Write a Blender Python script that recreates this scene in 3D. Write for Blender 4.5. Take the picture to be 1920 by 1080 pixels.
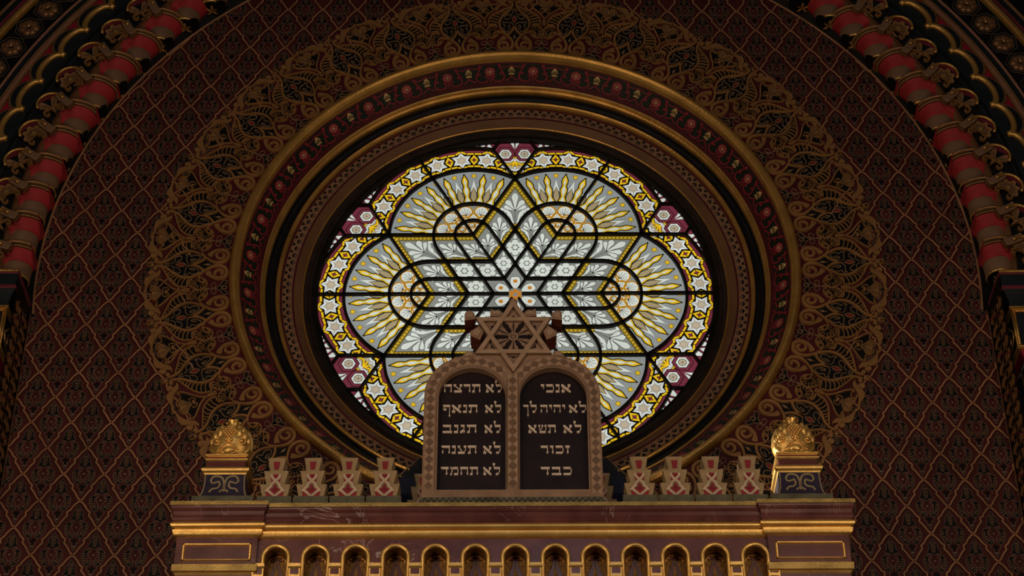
import bpy, bmesh, math, random
import numpy as np
from mathutils import Matrix, Vector
random.seed(7)
PI = math.pi
for o in list(bpy.data.objects):
    bpy.data.objects.remove(o)
SC = bpy.context.scene
COL = SC.collection

# ------------------------------------------------------------------ camera
F_PX, PITCH, ROLL, YAW = 3745.387, 0.627740, -0.00184941, -0.00390947
CAM_X, CAM_D, CAM_DZ = 0.0234566, 12.2035, -9.0854704   # from the window centre
WZ = 1.6 - CAM_DZ                                        # height of the window centre
cam = bpy.data.cameras.new('camera')
cam.sensor_width = 36.0
cam.lens = F_PX / 1920 * 36.0
cam.clip_end = 200
camo = bpy.data.objects.new('camera', cam)
COL.objects.link(camo)
camo.matrix_world = (Matrix.Translation((CAM_X, -CAM_D, 1.6)) @ Matrix.Rotation(-YAW, 4, 'Z')
                     @ Matrix.Rotation(PI / 2 + PITCH, 4, 'X') @ Matrix.Rotation(ROLL, 4, 'Z'))
SC.camera = camo

# ------------------------------------------------------------------ view, world, assumed and added lamps of the hall
SC.view_settings.view_transform = 'Standard'
SC.view_settings.look = 'None'
SC.view_settings.gamma = 1
SC.view_settings.use_curve_mapping = False
SC.view_settings.exposure = 0.0
wd = bpy.data.worlds.new('hall')
SC.world = wd
wd.use_nodes = True
wd.node_tree.nodes['Background'].inputs[0].default_value = (1.0, 0.78, 0.62, 1)
wd.node_tree.nodes['Background'].inputs[1].default_value = 0.012


def lamp(name, kind, loc, target, power, color, size=1.0, sy=None):
    L = bpy.data.lights.new(name, kind)
    L.energy = power
    L.color = color
    if kind == 'AREA':
        L.shape = 'RECTANGLE' if sy else 'DISK'
        L.size = size
        if sy:
            L.size_y = sy
    else:
        L.shadow_soft_size = size
    ob = bpy.data.objects.new(name, L)
    COL.objects.link(ob)
    ob.location = loc
    ob.rotation_euler = (Vector(target) - Vector(loc)).to_track_quat('-Z', 'Y').to_euler()
    return ob


WARM = (1.0, 0.75, 0.52)
lamp('added_side_lamp', 'AREA', (-3.9, -5.6, 6.3), (0.3, -0.6, 8.6), 50, WARM, 0.7)  # unseen side lamps, added to brighten the ark more than the upper wall
lamp('added_side_lamp', 'AREA', (3.9, -5.6, 6.3), (-0.3, -0.6, 8.6), 40, WARM, 0.7)
lamp('assumed_chandelier_light', 'AREA', (-2.5, -7.0, 9.4), (0.2, 0, 8.3), 40, WARM, 0.8)  # assumed chandeliers out of view, for warm frontal light and gilt highlights
lamp('assumed_chandelier_light', 'AREA', (2.5, -7.0, 9.4), (-0.2, 0, 8.3), 30, WARM, 0.8)
lamp('assumed_opposite_window_light', 'AREA', (0.5, -15.0, 13.0), (0, 0, 9.5), 60, (0.72, 0.82, 1.0), 2.2)  # assumed window behind the camera, for cool reflections on marble and gilding
sp_l = lamp('added_finial_spot', 'SPOT', (1.05, -0.66, WZ - 2.38), (1.81, -0.97, WZ - 2.42), 34, (1.0, 0.86, 0.68), 0.03)  # unseen spot added to brighten the left side of the right finial
sp_l.data.spot_size = math.radians(44)
sp_l.data.spot_blend = 0.5

# ------------------------------------------------------------------ pixel -> point helpers


def at(px, py, Y):
    """Point (x, z from the window centre) of the plane y=Y seen at a pixel."""
    a, b = px - 960.0, py - 540.0
    u = a * math.cos(ROLL) + b * math.sin(ROLL)
    v = -a * math.sin(ROLL) + b * math.cos(ROLL)
    y = F_PX * math.cos(PITCH) + v * math.sin(PITCH)
    z = F_PX * math.sin(PITCH) - v * math.cos(PITCH)
    X = u * math.cos(YAW) + y * math.sin(YAW)
    D = -u * math.sin(YAW) + y * math.cos(YAW)
    t = (Y + CAM_D) / D
    return (CAM_X + X * t, CAM_DZ + z * t)


# ------------------------------------------------------------------ materials
MATS = {}


def lin(h):
    c = [int(h[i:i + 2], 16) / 255 for i in (0, 2, 4)]
    return tuple(x / 12.92 if x <= 0.04045 else ((x + 0.055) / 1.055) ** 2.4 for x in c)


def mat(name, col, rough=0.55, metal=0.0, var=0.18, scale=9.0, bump=0.0, spec=0.2, bscale=60.0):
    """Procedural paint/gilding: colour broken by two noises, optional bump."""
    if isinstance(col, str):
        col = lin(col)
    m = bpy.data.materials.new(name)
    m.use_nodes = True
    nt = m.node_tree
    b = nt.nodes['Principled BSDF']
    b.inputs['Roughness'].default_value = rough
    b.inputs['Metallic'].default_value = metal
    b.inputs['Specular IOR Level'].default_value = spec
    tc = nt.nodes.new('ShaderNodeTexCoord')
    n = nt.nodes.new('ShaderNodeTexNoise')
    n.inputs['Scale'].default_value = scale
    n.inputs['Detail'].default_value = 6
    nt.links.new(tc.outputs['Object'], n.inputs['Vector'])
    r = nt.nodes.new('ShaderNodeValToRGB')
    r.color_ramp.elements[0].position = 0.3
    r.color_ramp.elements[1].position = 0.7
    r.color_ramp.elements[0].color = tuple(c * (1 - var) for c in col) + (1,)
    r.color_ramp.elements[1].color = tuple(min(1, c * (1 + var)) for c in col) + (1,)
    nt.links.new(n.outputs['Fac'], r.inputs['Fac'])
    nt.links.new(r.outputs['Color'], b.inputs['Base Color'])
    if bump:
        n2 = nt.nodes.new('ShaderNodeTexNoise')
        n2.inputs['Scale'].default_value = bscale
        n2.inputs['Detail'].default_value = 4
        nt.links.new(tc.outputs['Object'], n2.inputs['Vector'])
        bp = nt.nodes.new('ShaderNodeBump')
        bp.inputs['Strength'].default_value = bump
        bp.inputs['Distance'].default_value = 0.01
        nt.links.new(n2.outputs['Fac'], bp.inputs['Height'])
        nt.links.new(bp.outputs['Normal'], b.inputs['Normal'])
    MATS[name] = m
    return m


def marble(name, c0, c1, vein, rough=0.22):
    m = mat(name, c0, rough, 0, 0.2, 5.0, 0, 0.5)
    nt = m.node_tree
    b = nt.nodes['Principled BSDF']
    tc = [n for n in nt.nodes if n.type == 'TEX_COORD'][0]
    base = [n for n in nt.nodes if n.type == 'VALTORGB'][0]
    base.color_ramp.elements[0].color = lin(c0) + (1,)
    base.color_ramp.elements[1].color = lin(c1) + (1,)
    nz = nt.nodes.new('ShaderNodeTexNoise')
    nz.inputs['Scale'].default_value = 3.2
    nz.inputs['Detail'].default_value = 5
    nz.inputs['Distortion'].default_value = 1.6
    nt.links.new(tc.outputs['Object'], nz.inputs['Vector'])
    rp = nt.nodes.new('ShaderNodeValToRGB')
    e = rp.color_ramp.elements
    e[0].position, e[0].color = 0.490, (0, 0, 0, 1)
    e[1].position, e[1].color = 0.5, (1, 1, 1, 1)
    k = e.new(0.510)
    k.color = (0, 0, 0, 1)
    nt.links.new(nz.outputs['Fac'], rp.inputs['Fac'])
    n3 = nt.nodes.new('ShaderNodeTexNoise')
    n3.inputs['Scale'].default_value = 2.1
    nt.links.new(tc.outputs['Object'], n3.inputs['Vector'])
    r3 = nt.nodes.new('ShaderNodeValToRGB')
    r3.color_ramp.elements[0].position = 0.5
    r3.color_ramp.elements[1].position = 0.68
    nt.links.new(n3.outputs['Fac'], r3.inputs['Fac'])
    mu = nt.nodes.new('ShaderNodeMath')
    mu.operation = 'MULTIPLY'
    nt.links.new(rp.outputs['Color'], mu.inputs[0])
    nt.links.new(r3.outputs['Color'], mu.inputs[1])
    mx = nt.nodes.new('ShaderNodeMix')
    mx.data_type = 'RGBA'
    nt.links.new(mu.outputs[0], mx.inputs['Factor'])
    nt.links.new(base.outputs['Color'], mx.inputs['A'])
    mx.inputs['B'].default_value = lin(vein) + (1,)
    nt.links.new(mx.outputs['Result'], b.inputs['Base Color'])
    return m


def glass(name, col, strength=1.0, grain=0.0, gscale=160.0):
    """Daylit stained glass: it gives off the daylight that comes through it."""
    if isinstance(col, str):
        col = lin(col)
    m = bpy.data.materials.new(name)
    m.use_nodes = True
    nt = m.node_tree
    b = nt.nodes['Principled BSDF']
    b.inputs['Base Color'].default_value = tuple(c * 0.25 for c in col) + (1,)
    b.inputs['Roughness'].default_value = 0.3
    b.inputs['Emission Strength'].default_value = strength
    tc = nt.nodes.new('ShaderNodeTexCoord')
    n = nt.nodes.new('ShaderNodeTexNoise')
    n.inputs['Scale'].default_value = 1.3
    n.inputs['Detail'].default_value = 3
    nt.links.new(tc.outputs['Object'], n.inputs['Vector'])
    r = nt.nodes.new('ShaderNodeValToRGB')
    r.color_ramp.elements[0].position = 0.3
    r.color_ramp.elements[1].position = 0.72
    r.color_ramp.elements[0].color = tuple(c * 0.86 for c in col) + (1,)
    r.color_ramp.elements[1].color = tuple(min(1, c * 1.12) for c in col) + (1,)
    nt.links.new(n.outputs['Fac'], r.inputs['Fac'])
    out = r.outputs['Color']
    if grain:
        g = nt.nodes.new('ShaderNodeTexNoise')
        g.inputs['Scale'].default_value = gscale
        g.inputs['Detail'].default_value = 2
        nt.links.new(tc.outputs['Object'], g.inputs['Vector'])
        r2 = nt.nodes.new('ShaderNodeValToRGB')
        r2.color_ramp.elements[0].position = 0.35
        r2.color_ramp.elements[1].position = 0.65
        r2.color_ramp.elements[0].color = (1 - grain,) * 3 + (1,)
        nt.links.new(g.outputs['Fac'], r2.inputs['Fac'])
        mx = nt.nodes.new('ShaderNodeMix')
        mx.data_type = 'RGBA'
        mx.blend_type = 'MULTIPLY'
        mx.inputs['Factor'].default_value = 1
        nt.links.new(out, mx.inputs['A'])
        nt.links.new(r2.outputs['Color'], mx.inputs['B'])
        out = mx.outputs['Result']
    nt.links.new(out, b.inputs['Emission Color'])
    MATS[name] = m
    return m


# wall paint
mat('red_ground', (0.074, 0.014, 0.012), 0.6, 0, 0.25, 2.2)
mat('black_paint', (0.005, 0.004, 0.004), 0.55, 0, 0.2)
mat('lattice_gold', (0.42, 0.215, 0.105), 0.45, 0.25, 0.25, 4)
mat('outline_tan', (0.22, 0.15, 0.105), 0.5, 0.1, 0.3, 5)
mat('maroon_ground', (0.075, 0.010, 0.014), 0.55, 0, 0.25, 3)
mat('relief_gold', (0.40, 0.20, 0.07), 0.38, 0.35, 0.22, 6, 0.15)
mat('relief_line', (0.38, 0.24, 0.13), 0.35, 0.3, 0.3, 8)
mat('bud_red', (0.22, 0.03, 0.02), 0.5)
mat('gilt', (0.66, 0.37, 0.10), 0.36, 0.72, 0.2, 7, 0.25)
mat('bright_gilt', (0.88, 0.54, 0.17), 0.32, 0.72, 0.15, 8, 0.15)
mat('green_band', (0.012, 0.016, 0.010), 0.5, 0, 0.2)
mat('vine_red', (0.26, 0.018, 0.032), 0.5, 0, 0.2)
mat('pale_yellow', (0.62, 0.42, 0.16), 0.5, 0, 0.15)
mat('blossom', (0.50, 0.29, 0.17), 0.5, 0, 0.2)
mat('brown_fascia', (0.17, 0.085, 0.04), 0.5, 0.05, 0.15, 4)
mat('brown_pattern', (0.27, 0.15, 0.08), 0.5, 0.1, 0.2)
mat('black_moulding', (0.012, 0.012, 0.014), 0.4, 0, 0.2)
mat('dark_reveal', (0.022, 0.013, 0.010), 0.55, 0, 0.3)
mat('iron', (0.012, 0.010, 0.008), 0.5, 0.3, 0.3)
# arch
mat('hood_red', (0.38, 0.030, 0.036), 0.6, 0, 0.18, 10)
mat('drum_brown', (0.22, 0.125, 0.075), 0.6, 0, 0.12, 8)
mat('scale_brown', (0.19, 0.10, 0.045), 0.5, 0.2, 0.2)
mat('hood_purple', (0.20, 0.03, 0.05), 0.6, 0, 0.2)
mat('blue_black', (0.012, 0.017, 0.022), 0.5, 0, 0.25)
mat('triangle_red', (0.33, 0.012, 0.035), 0.5, 0, 0.15)
mat('rose_brown', (0.34, 0.16, 0.10), 0.5, 0.1, 0.12)
mat('rosette_gold', (0.30, 0.15, 0.07), 0.35, 0.5, 0.25, 14)
# ark
marble('ark_marble', '5b3332', '7c4b47', 'c8b2aa')
mat('gilt_flat', (0.42, 0.28, 0.085), 0.4, 0.55, 0.3, 9, 0.2)
mat('ark_gilt', (0.93, 0.55, 0.165), 0.36, 0.72, 0.15, 9, 0.12)
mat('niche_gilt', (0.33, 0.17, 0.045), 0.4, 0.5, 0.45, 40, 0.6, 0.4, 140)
mat('tablet_stone', (0.34, 0.21, 0.135), 0.6, 0, 0.18, 12, 0.1)
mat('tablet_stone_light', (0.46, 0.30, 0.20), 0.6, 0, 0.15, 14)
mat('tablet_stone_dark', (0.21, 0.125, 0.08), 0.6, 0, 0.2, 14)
mat('tablet_black', (0.020, 0.011, 0.011), 0.42, 0, 0.4, 6)
mat('letter_gilt', (0.86, 0.68, 0.52), 0.4, 0.2, 0.15, 30)
mat('star_red', (0.17, 0.045, 0.025), 0.55, 0, 0.25)
mat('merlon_stone', (0.41, 0.285, 0.15), 0.6, 0, 0.28, 9, 0.1)
mat('merlon_strap', (0.64, 0.50, 0.35), 0.55, 0, 0.22, 14)
mat('merlon_red', (0.30, 0.03, 0.04), 0.55, 0, 0.2)
mat('slab_green', (0.13, 0.12, 0.075), 0.5, 0.1, 0.4, 12)
mat('pedestal_blue', (0.035, 0.028, 0.055), 0.45, 0, 0.3, 5)
mat('pedestal_line', (0.36, 0.27, 0.15), 0.5, 0.1, 0.2)
mat('backing_blue', (0.014, 0.018, 0.045), 0.5, 0, 0.3)
mat('hall_floor', (0.10, 0.07, 0.05), 0.5, 0, 0.2, 3)
# glass
glass('glass_white', 'c9cfc6', 1.0)
glass('glass_star', 'ccd0cc', 1.0)
glass('glass_beige', 'b3a58c', 1.0)
glass('glass_grey', '959a98', 1.0, 0.35)
glass('glass_filler', '858882', 1.0, 0.2)
glass('glass_yellow', 'dab01c', 1.0)
glass('glass_amber', 'c98f1c', 1.0)
glass('glass_olive', '87701f', 1.0)
glass('glass_gold', 'c4a12c', 1.0)
glass('glass_tan', '9b8b68', 1.0)
glass('glass_maroon', '6e2c3a', 1.0, 0.15, 20)
glass('glass_orange', 'b8772a', 1.0)
mat('lead_line', (0.008, 0.007, 0.006), 0.6)

# ------------------------------------------------------------------ mesh builder


class G:
    """Collects faces in (u, v, h) or (x, y, z), becomes ONE mesh."""

    def __init__(s):
        s.v, s.f, s.m, s.sm = [], [], [], []

    def add(s, vs, fs, m, smooth=False):
        b = len(s.v)
        s.v.extend(vs)
        for f in fs:
            s.f.append(tuple(i + b for i in f))
            s.m.append(m)
            s.sm.append(smooth)

    def put(s, o, fn):
        """copy of another builder, its vertices moved by fn(N x 3)"""
        b = len(s.v)
        s.v.extend(map(tuple, fn(np.array(o.v, float))))
        s.f.extend(tuple(i + b for i in f) for f in o.f)
        s.m.extend(o.m)
        s.sm.extend(o.sm)

    def mesh(s, name, fn=None):
        v = s.v if fn is None else [tuple(p) for p in fn(np.array(s.v, float))]
        me = bpy.data.meshes.new(name)
        me.from_pydata(v, [], s.f)
        names = []
        for q in s.m:
            if q not in names:
                names.append(q)
        for q in names:
            me.materials.append(MATS[q])
        ix = {q: i for i, q in enumerate(names)}
        me.polygons.foreach_set('material_index', [ix[q] for q in s.m])
        me.polygons.foreach_set('use_smooth', s.sm)
        me.update()
        return me

    def build(s, name, parent=None, loc=(0, 0, 0), fn=None, **tags):
        o = bpy.data.objects.new(name, s.mesh(name, fn))
        COL.objects.link(o)
        o.location = loc
        o.parent = parent
        for k, q in tags.items():
            o[k] = q
        return o

    # ---- flat drawing: (u, v, h)
    def fill(s, pts, m, h=0.0, h0=None):
        n = len(pts)
        a = sum(pts[i][0] * pts[(i + 1) % n][1] - pts[(i + 1) % n][0] * pts[i][1] for i in range(n))
        if a < 0:
            pts = pts[::-1]
        vs = [(p[0], p[1], h) for p in pts]
        fs = [tuple(range(n))]
        if h0 is not None:
            vs += [(p[0], p[1], h0) for p in pts]
            fs += [(i, i + n, (i + 1) % n + n, (i + 1) % n) for i in range(n)]
        s.add(vs, fs, m)

    def ribbon(s, pts, w, m, h=0.0, h0=None, closed=False, bev=0.3):
        n = len(pts)
        ws = [w] * n if not hasattr(w, '__len__') else [w[0] + (w[1] - w[0]) * i / (n - 1) for i in range(n)] if len(w) == 2 else w
        L, R = [], []
        for i in range(n):
            if closed:
                p, q = pts[i - 1], pts[(i + 1) % n]
            else:
                p, q = pts[max(0, i - 1)], pts[min(n - 1, i + 1)]
            dx, dy = q[0] - p[0], q[1] - p[1]
            l = math.hypot(dx, dy) or 1
            nx, ny = -dy / l, dx / l
            k = ws[i] / 2
            L.append((nx, ny, k))
        vs, fs = [], []
        if h0 is None:
            for i in range(n):
                nx, ny, k = L[i]
                x, y = pts[i][0], pts[i][1]
                vs += [(x + nx * k, y + ny * k, h), (x - nx * k, y - ny * k, h)]
            c = 2
        else:
            for i in range(n):
                nx, ny, k = L[i]
                x, y = pts[i][0], pts[i][1]
                q = k * (1 - bev)
                vs += [(x + nx * k, y + ny * k, h0), (x + nx * q, y + ny * q, h), (x - nx * q, y - ny * q, h), (x - nx * k, y - ny * k, h0)]
            c = 4
        for i in range(n if closed else n - 1):
            a, b = i * c, ((i + 1) % n) * c
            for j in range(c - 1):
                fs.append((a + j, a + j + 1, b + j + 1, b + j))
        s.add(vs, fs, m)

    def disc(s, x, y, r, m, h=0.0, h0=None, n=14, ry=None, rot=0.0):
        ry = r if ry is None else ry
        c, d = math.cos(rot), math.sin(rot)
        pts = []
        for i in range(n):
            t = 2 * PI * i / n
            a, b = r * math.cos(t), ry * math.sin(t)
            pts.append((x + a * c - b * d, y + a * d + b * c))
        s.fill(pts, m, h, h0)

    # ---- solids: (x, y, z)
    def box(s, x0, x1, y0, y1, z0, z1, m):
        vs = [(x, y, z) for z in (z0, z1) for y in (y0, y1) for x in (x0, x1)]
        s.add(vs, [(0, 2, 3, 1), (4, 5, 7, 6), (0, 1, 5, 4), (2, 6, 7, 3), (0, 4, 6, 2), (1, 3, 7, 5)], m)

    def prism(s, pts, y0, y1, m, mside=None, back=True):
        """outline in (x, z), front at y0, back at y1"""
        n = len(pts)
        a = sum(pts[i][0] * pts[(i + 1) % n][1] - pts[(i + 1) % n][0] * pts[i][1] for i in range(n))
        if a < 0:
            pts = pts[::-1]
        vs = [(p[0], y0, p[1]) for p in pts] + [(p[0], y1, p[1]) for p in pts]
        s.add(vs, [tuple(range(n))] + ([tuple(range(2 * n - 1, n - 1, -1))] if back else []), m)
        s.add(vs, [(i, i + n, (i + 1) % n + n, (i + 1) % n) for i in range(n)], mside or m)

    def tube(s, pts, r, m, n=8, closed=False, flat=1.0):
        """round bar along 3D points; r a number or a list"""
        k = len(pts)
        rs = r if hasattr(r, '__len__') else [r] * k
        P = [Vector(p) for p in pts]
        vs, fs = [], []
        up0 = Vector((0, 1, 0))
        for i in range(k):
            d = (P[(i + 1) % k] - P[i - 1]) if closed else (P[min(k - 1, i + 1)] - P[max(0, i - 1)])
            d.normalize()
            up = up0 if abs(d.dot(up0)) < 0.95 else Vector((0, 0, 1))
            a = d.cross(up).normalized()
            b = a.cross(d).normalized()
            for j in range(n):
                t = 2 * PI * j / n
                vs.append(tuple(P[i] + a * (rs[i] * math.cos(t)) + b * (rs[i] * flat * math.sin(t))))
        for i in range(k if closed else k - 1):
            for j in range(n):
                a, b = i * n, ((i + 1) % k) * n
                fs.append((a + j, a + (j + 1) % n, b + (j + 1) % n, b + j))
        if not closed:
            fs += [tuple(range(n))[::-1], tuple(range((k - 1) * n, k * n))]
        s.add(vs, fs, m, True)

    def lathe_y(s, prof, m, n=240, a0=0.0, a1=360.0, smooth=True, c=(0, 0)):
        """rings (r, y) turned about the window axis (y); m: one name or one per step"""
        full = abs(a1 - a0) >= 359.9
        k = n if full else n + 1
        A = [math.radians(a0 + (a1 - a0) * i / n) for i in range(k)]
        for j in range(len(prof) - 1):
            (r0, y0), (r1, y1) = prof[j], prof[j + 1]
            vs, fs = [], []
            for t in A:
                vs += [(c[0] + r0 * math.cos(t), y0, c[1] + r0 * math.sin(t)), (c[0] + r1 * math.cos(t), y1, c[1] + r1 * math.sin(t))]
            for i in range(n):
                a, b = 2 * i, 2 * ((i + 1) % k)
                fs.append((a, a + 1, b + 1, b))
            s.add(vs, fs, m if isinstance(m, str) else m[j], smooth)

    def lathe_z(s, prof, m, n=24, c=(0, 0, 0), smooth=True, sx=1.0, sy=1.0):
        for j in range(len(prof) - 1):
            (r0, z0), (r1, z1) = prof[j], prof[j + 1]
            vs, fs = [], []
            for i in range(n):
                t = 2 * PI * i / n
                vs += [(c[0] + sx * r0 * math.cos(t), c[1] + sy * r0 * math.sin(t), c[2] + z0), (c[0] + sx * r1 * math.cos(t), c[1] + sy * r1 * math.sin(t), c[2] + z1)]
            for i in range(n):
                a, b = 2 * i, 2 * ((i + 1) % n)
                fs.append((a, b, b + 1, a + 1))
            s.add(vs, fs, m if isinstance(m, str) else m[j], smooth)

    def ball(s, c, r, m, n=10, k=6, sc=(1, 1, 1)):
        vs, fs = [], []
        for i in range(k + 1):
            p = PI * i / k
            for j in range(n):
                t = 2 * PI * j / n
                vs.append((c[0] + sc[0] * r * math.sin(p) * math.cos(t), c[1] + sc[1] * r * math.sin(p) * math.sin(t), c[2] + sc[2] * r * math.cos(p)))
        for i in range(k):
            for j in range(n):
                fs.append((i * n + j, (i + 1) * n + j, (i + 1) * n + (j + 1) % n, i * n + (j + 1) % n))
        s.add(vs, fs, m, True)

    def loft(s, x0, x1, yf, yb, prof, mats, sides=True):
        """moulding round three sides: prof = (z, o) levels, mitred corners"""
        for j in range(len(prof) - 1):
            (z0, o0), (z1, o1) = prof[j], prof[j + 1]
            q0, q1 = (o0, o1) if sides else (0, 0)
            A = [(x0 - q0, yb, z0), (x0 - q0, yf - o0, z0), (x1 + q0, yf - o0, z0), (x1 + q0, yb, z0)]
            B = [(x0 - q1, yb, z1), (x0 - q1, yf - o1, z1), (x1 + q1, yf - o1, z1), (x1 + q1, yb, z1)]
            fs = [(1, 5, 6, 2)]
            if sides:
                fs += [(0, 4, 5, 1), (2, 6, 7, 3)]
            s.add(A + B, fs, mats if isinstance(mats, str) else mats[j])


def cr(pts, n=6, closed=False):
    """Catmull-Rom through the points"""
    k = len(pts)
    out = []
    for i in range(k if closed else k - 1):
        p0 = pts[i - 1] if (closed or i) else pts[0]
        p1, p2 = pts[i], pts[(i + 1) % k]
        p3 = pts[(i + 2) % k] if (closed or i + 2 < k) else pts[-1]
        for j in range(n):
            t = j / n
            out.append(tuple(0.5 * (2 * b + (c - a) * t + (2 * a - 5 * b + 4 * c - d) * t * t + (3 * b - a - 3 * c + d) * t ** 3)
                             for a, b, c, d in zip(p0, p1, p2, p3)))
    if not closed:
        out.append(tuple(pts[-1]))
    return out


def mirror(pts):
    return [(-p[0],) + tuple(p[1:]) for p in pts]


def arc(cx, cy, r, a0, a1, n=24):
    return [(cx + r * math.cos(math.radians(a0 + (a1 - a0) * i / n)), cy + r * math.sin(math.radians(a0 + (a1 - a0) * i / n))) for i in range(n + 1)]


FACE = lambda V: np.c_[V[:, 0], -V[:, 2], V[:, 1]]        # (u, v, h) -> wall plane, h towards the room


def polar(th0, rfun=None):
    """(u = arc length at r=2.5 .. replaced by angle offset in degrees, v = r, h)"""
    def fn(V):
        a = np.radians(th0 + V[:, 0])
        return np.c_[V[:, 1] * np.cos(a), -V[:, 2], V[:, 1] * np.sin(a)]
    return fn


def empty(name, loc=(0, 0, WZ), parent=None, **tags):
    o = bpy.data.objects.new(name, None)
    COL.objects.link(o)
    o.location = loc
    o.parent = parent
    o.empty_display_size = 0.2
    for k, q in tags.items():
        o[k] = q
    return o


def kids(o):
    return [c for c in bpy.data.objects if c.parent == o]


def dup(o, parent=None):
    c = o.copy()
    COL.objects.link(c)
    if parent is not None:
        c.parent = parent
    for k in kids(o):
        dup(k, c)
    return c


ARC0 = (-0.06, -0.055)       # centre of the great arch, from the window centre
R_ARCH = 3.566
CW = (0, 0, WZ)

# ================================================================== THE SETTING
# ---- floor (out of frame, below) and the papered wall
g = G()
g.box(-9, 9, -16, 0.6, -0.2, 0.0, 'hall_floor')
g.build('floor', kind='structure', label='brown hall floor below the great ark', category='floor')

LA, LB, LOX, LOZ, LTILT = 0.289277, 0.215607, -3.49073, 2.43284, -0.0120828


def outer(t):
    """distance from the window centre to the wall's outline at angle t"""
    c, s = math.cos(t), math.sin(t)
    lim = 3.62
    if s < -0.02:
        d = [(lim - 0.06) / c if c > 1e-6 else 1e9, (-lim - 0.06) / c if c < -1e-6 else 1e9, -WZ / s]
        return min(x for x in d if x > 0)
    b = -(ARC0[0] * c + ARC0[1] * s)
    return -b + math.sqrt(b * b - (ARC0[0] ** 2 + ARC0[1] ** 2 - lim * lim))


wall = G()
N = 360
angs = sorted([2 * PI * i / N for i in range(N)] + [math.atan2(-WZ, 3.56) + 2 * PI, math.atan2(-WZ, -3.68) + 2 * PI])
vs, fs = [], []
for t in angs:
    for r in (2.1, outer(t)):
        vs.append((r * math.cos(t), 0.0, r * math.sin(t)))
n = len(angs)
for i in range(n):
    a, b = 2 * i, 2 * ((i + 1) % n)
    fs.append((a, a + 1, b + 1, b))
wall.add(vs, fs, 'red_ground')

# one diamond of the wallpaper, top corner at the origin (u to the right, v up, metres)
EDGE = [(0, 0), (.18, .115), (.31, .23), (.41, .345), (.55, .43), (.52, .55), (.64, .655), (.77, .79), (.86, .9), (1, 1)]
tile_edges = G()
for sx in (1, -1):
    tile_edges.ribbon(cr([(sx * p[0] * LA / 2, -p[1] * LB) for p in EDGE], 3), 0.0135, 'lattice_gold', 0.003, 0.0005)
    tile_edges.ribbon(cr([(sx * (p[0] * LA / 2) * 0.86 , -0.021 - p[1] * LB * 0.86) for p in EDGE], 2), 0.0035, 'black_paint', 0.0006)
tile = G()


def T(p):
    return [(x * LA, -y * 2 * LB) for x, y in p]


H1, H2, H3 = 0.0007, 0.0014, 0.002
bell = [(0, .085), (.055, .155), (.075, .185), (.125, .205), (.105, .25), (.125, .29), (.175, .355), (.08, .362), (.03, .375), (0, .40)]
bell = bell + [(-x, y) for x, y in bell[-2:0:-1]]
tile.fill(T(bell), 'black_paint', H1)
tile.ribbon(T(bell), 0.0032, 'outline_tan', H2, closed=True)
spin = [(0, .125), (.035, .165), (.062, .22), (.058, .28), (.03, .335), (0, .35)]
spin = spin + [(-x, y) for x, y in spin[-2:0:-1]]
tile.ribbon(T(spin), 0.002, 'outline_tan', H2, closed=True)
for i in range(6):
    y = .165 + .032 * i
    w = .048 - abs(i - 2.2) * .009
    tile.ribbon(T([(-w, y), (0, y + .006), (w, y)]), 0.0042, 'lattice_gold', H2)
tile.ribbon(T([(0, .35), (.004, .42), (0, .48)]), 0.005, 'black_paint', H1)
tile.disc(0, -.495 * 2 * LB, .008, 'outline_tan', H2, n=8)
horn = [(-.105, .425), (-.165, .400), (-.225, .412), (-.265, .46), (-.275, .52), (-.257, .585), (-.21, .648), (-.145, .690), (-.08, .694), (-.035, .660),
        (-.05, .612), (-.10, .600), (-.118, .625), (-.135, .575), (-.145, .525), (-.150, .475), (-.135, .445)]
ribs = [((-.252, .472), (-.205, .462)), ((-.260, .513), (-.195, .502)), ((-.250, .553), (-.175, .545)), ((-.230, .594), (-.155, .580)), ((-.198, .632), (-.130, .612))]
for sx in (1, -1):
    hp = cr([(sx * x, y) for x, y in horn], 2, True)
    tile.fill(T(hp), 'black_paint', H1)
    tile.ribbon(T(hp), 0.0034, 'outline_tan', H2, closed=True)
    for a, b in ribs:
        tile.ribbon(T([(sx * a[0], a[1]), (sx * (a[0] + b[0]) / 2, (a[1] + b[1]) / 2 + .012), (sx * b[0], b[1])]), 0.0050, 'lattice_gold', H3)
    tile.ribbon(T(cr([(sx * -.05, .655), (sx * -.085, .635), (sx * -.105, .655), (sx * -.085, .672)], 3)), 0.004, 'outline_tan', H3)
    tile.ribbon(T(cr([(sx * .19, .405), (sx * .13, .375), (sx * .075, .40), (sx * .085, .445), (sx * .12, .47), (sx * .09, .53), (sx * .03, .60), (0, .625)], 3)), 0.0036, 'outline_tan', H2)
    tile.ribbon(T(cr([(sx * .07, .69), (sx * .125, .72), (sx * .10, .765), (sx * .05, .79), (sx * .055, .83), (0, .92)], 3)), 0.0036, 'outline_tan', H2)
pend = [(-.02, .70), (-.08, .735), (-.05, .765), (-.022, .78), (-.03, .82), (-.045, .86), (0, .945), (.045, .86), (.03, .82), (.022, .78), (.05, .765), (.08, .735), (.02, .70)]
tile.fill(T(pend), 'black_paint', H1)
tile.disc(0, -.845 * 2 * LB, .009, 'outline_tan', H2, n=8)

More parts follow.
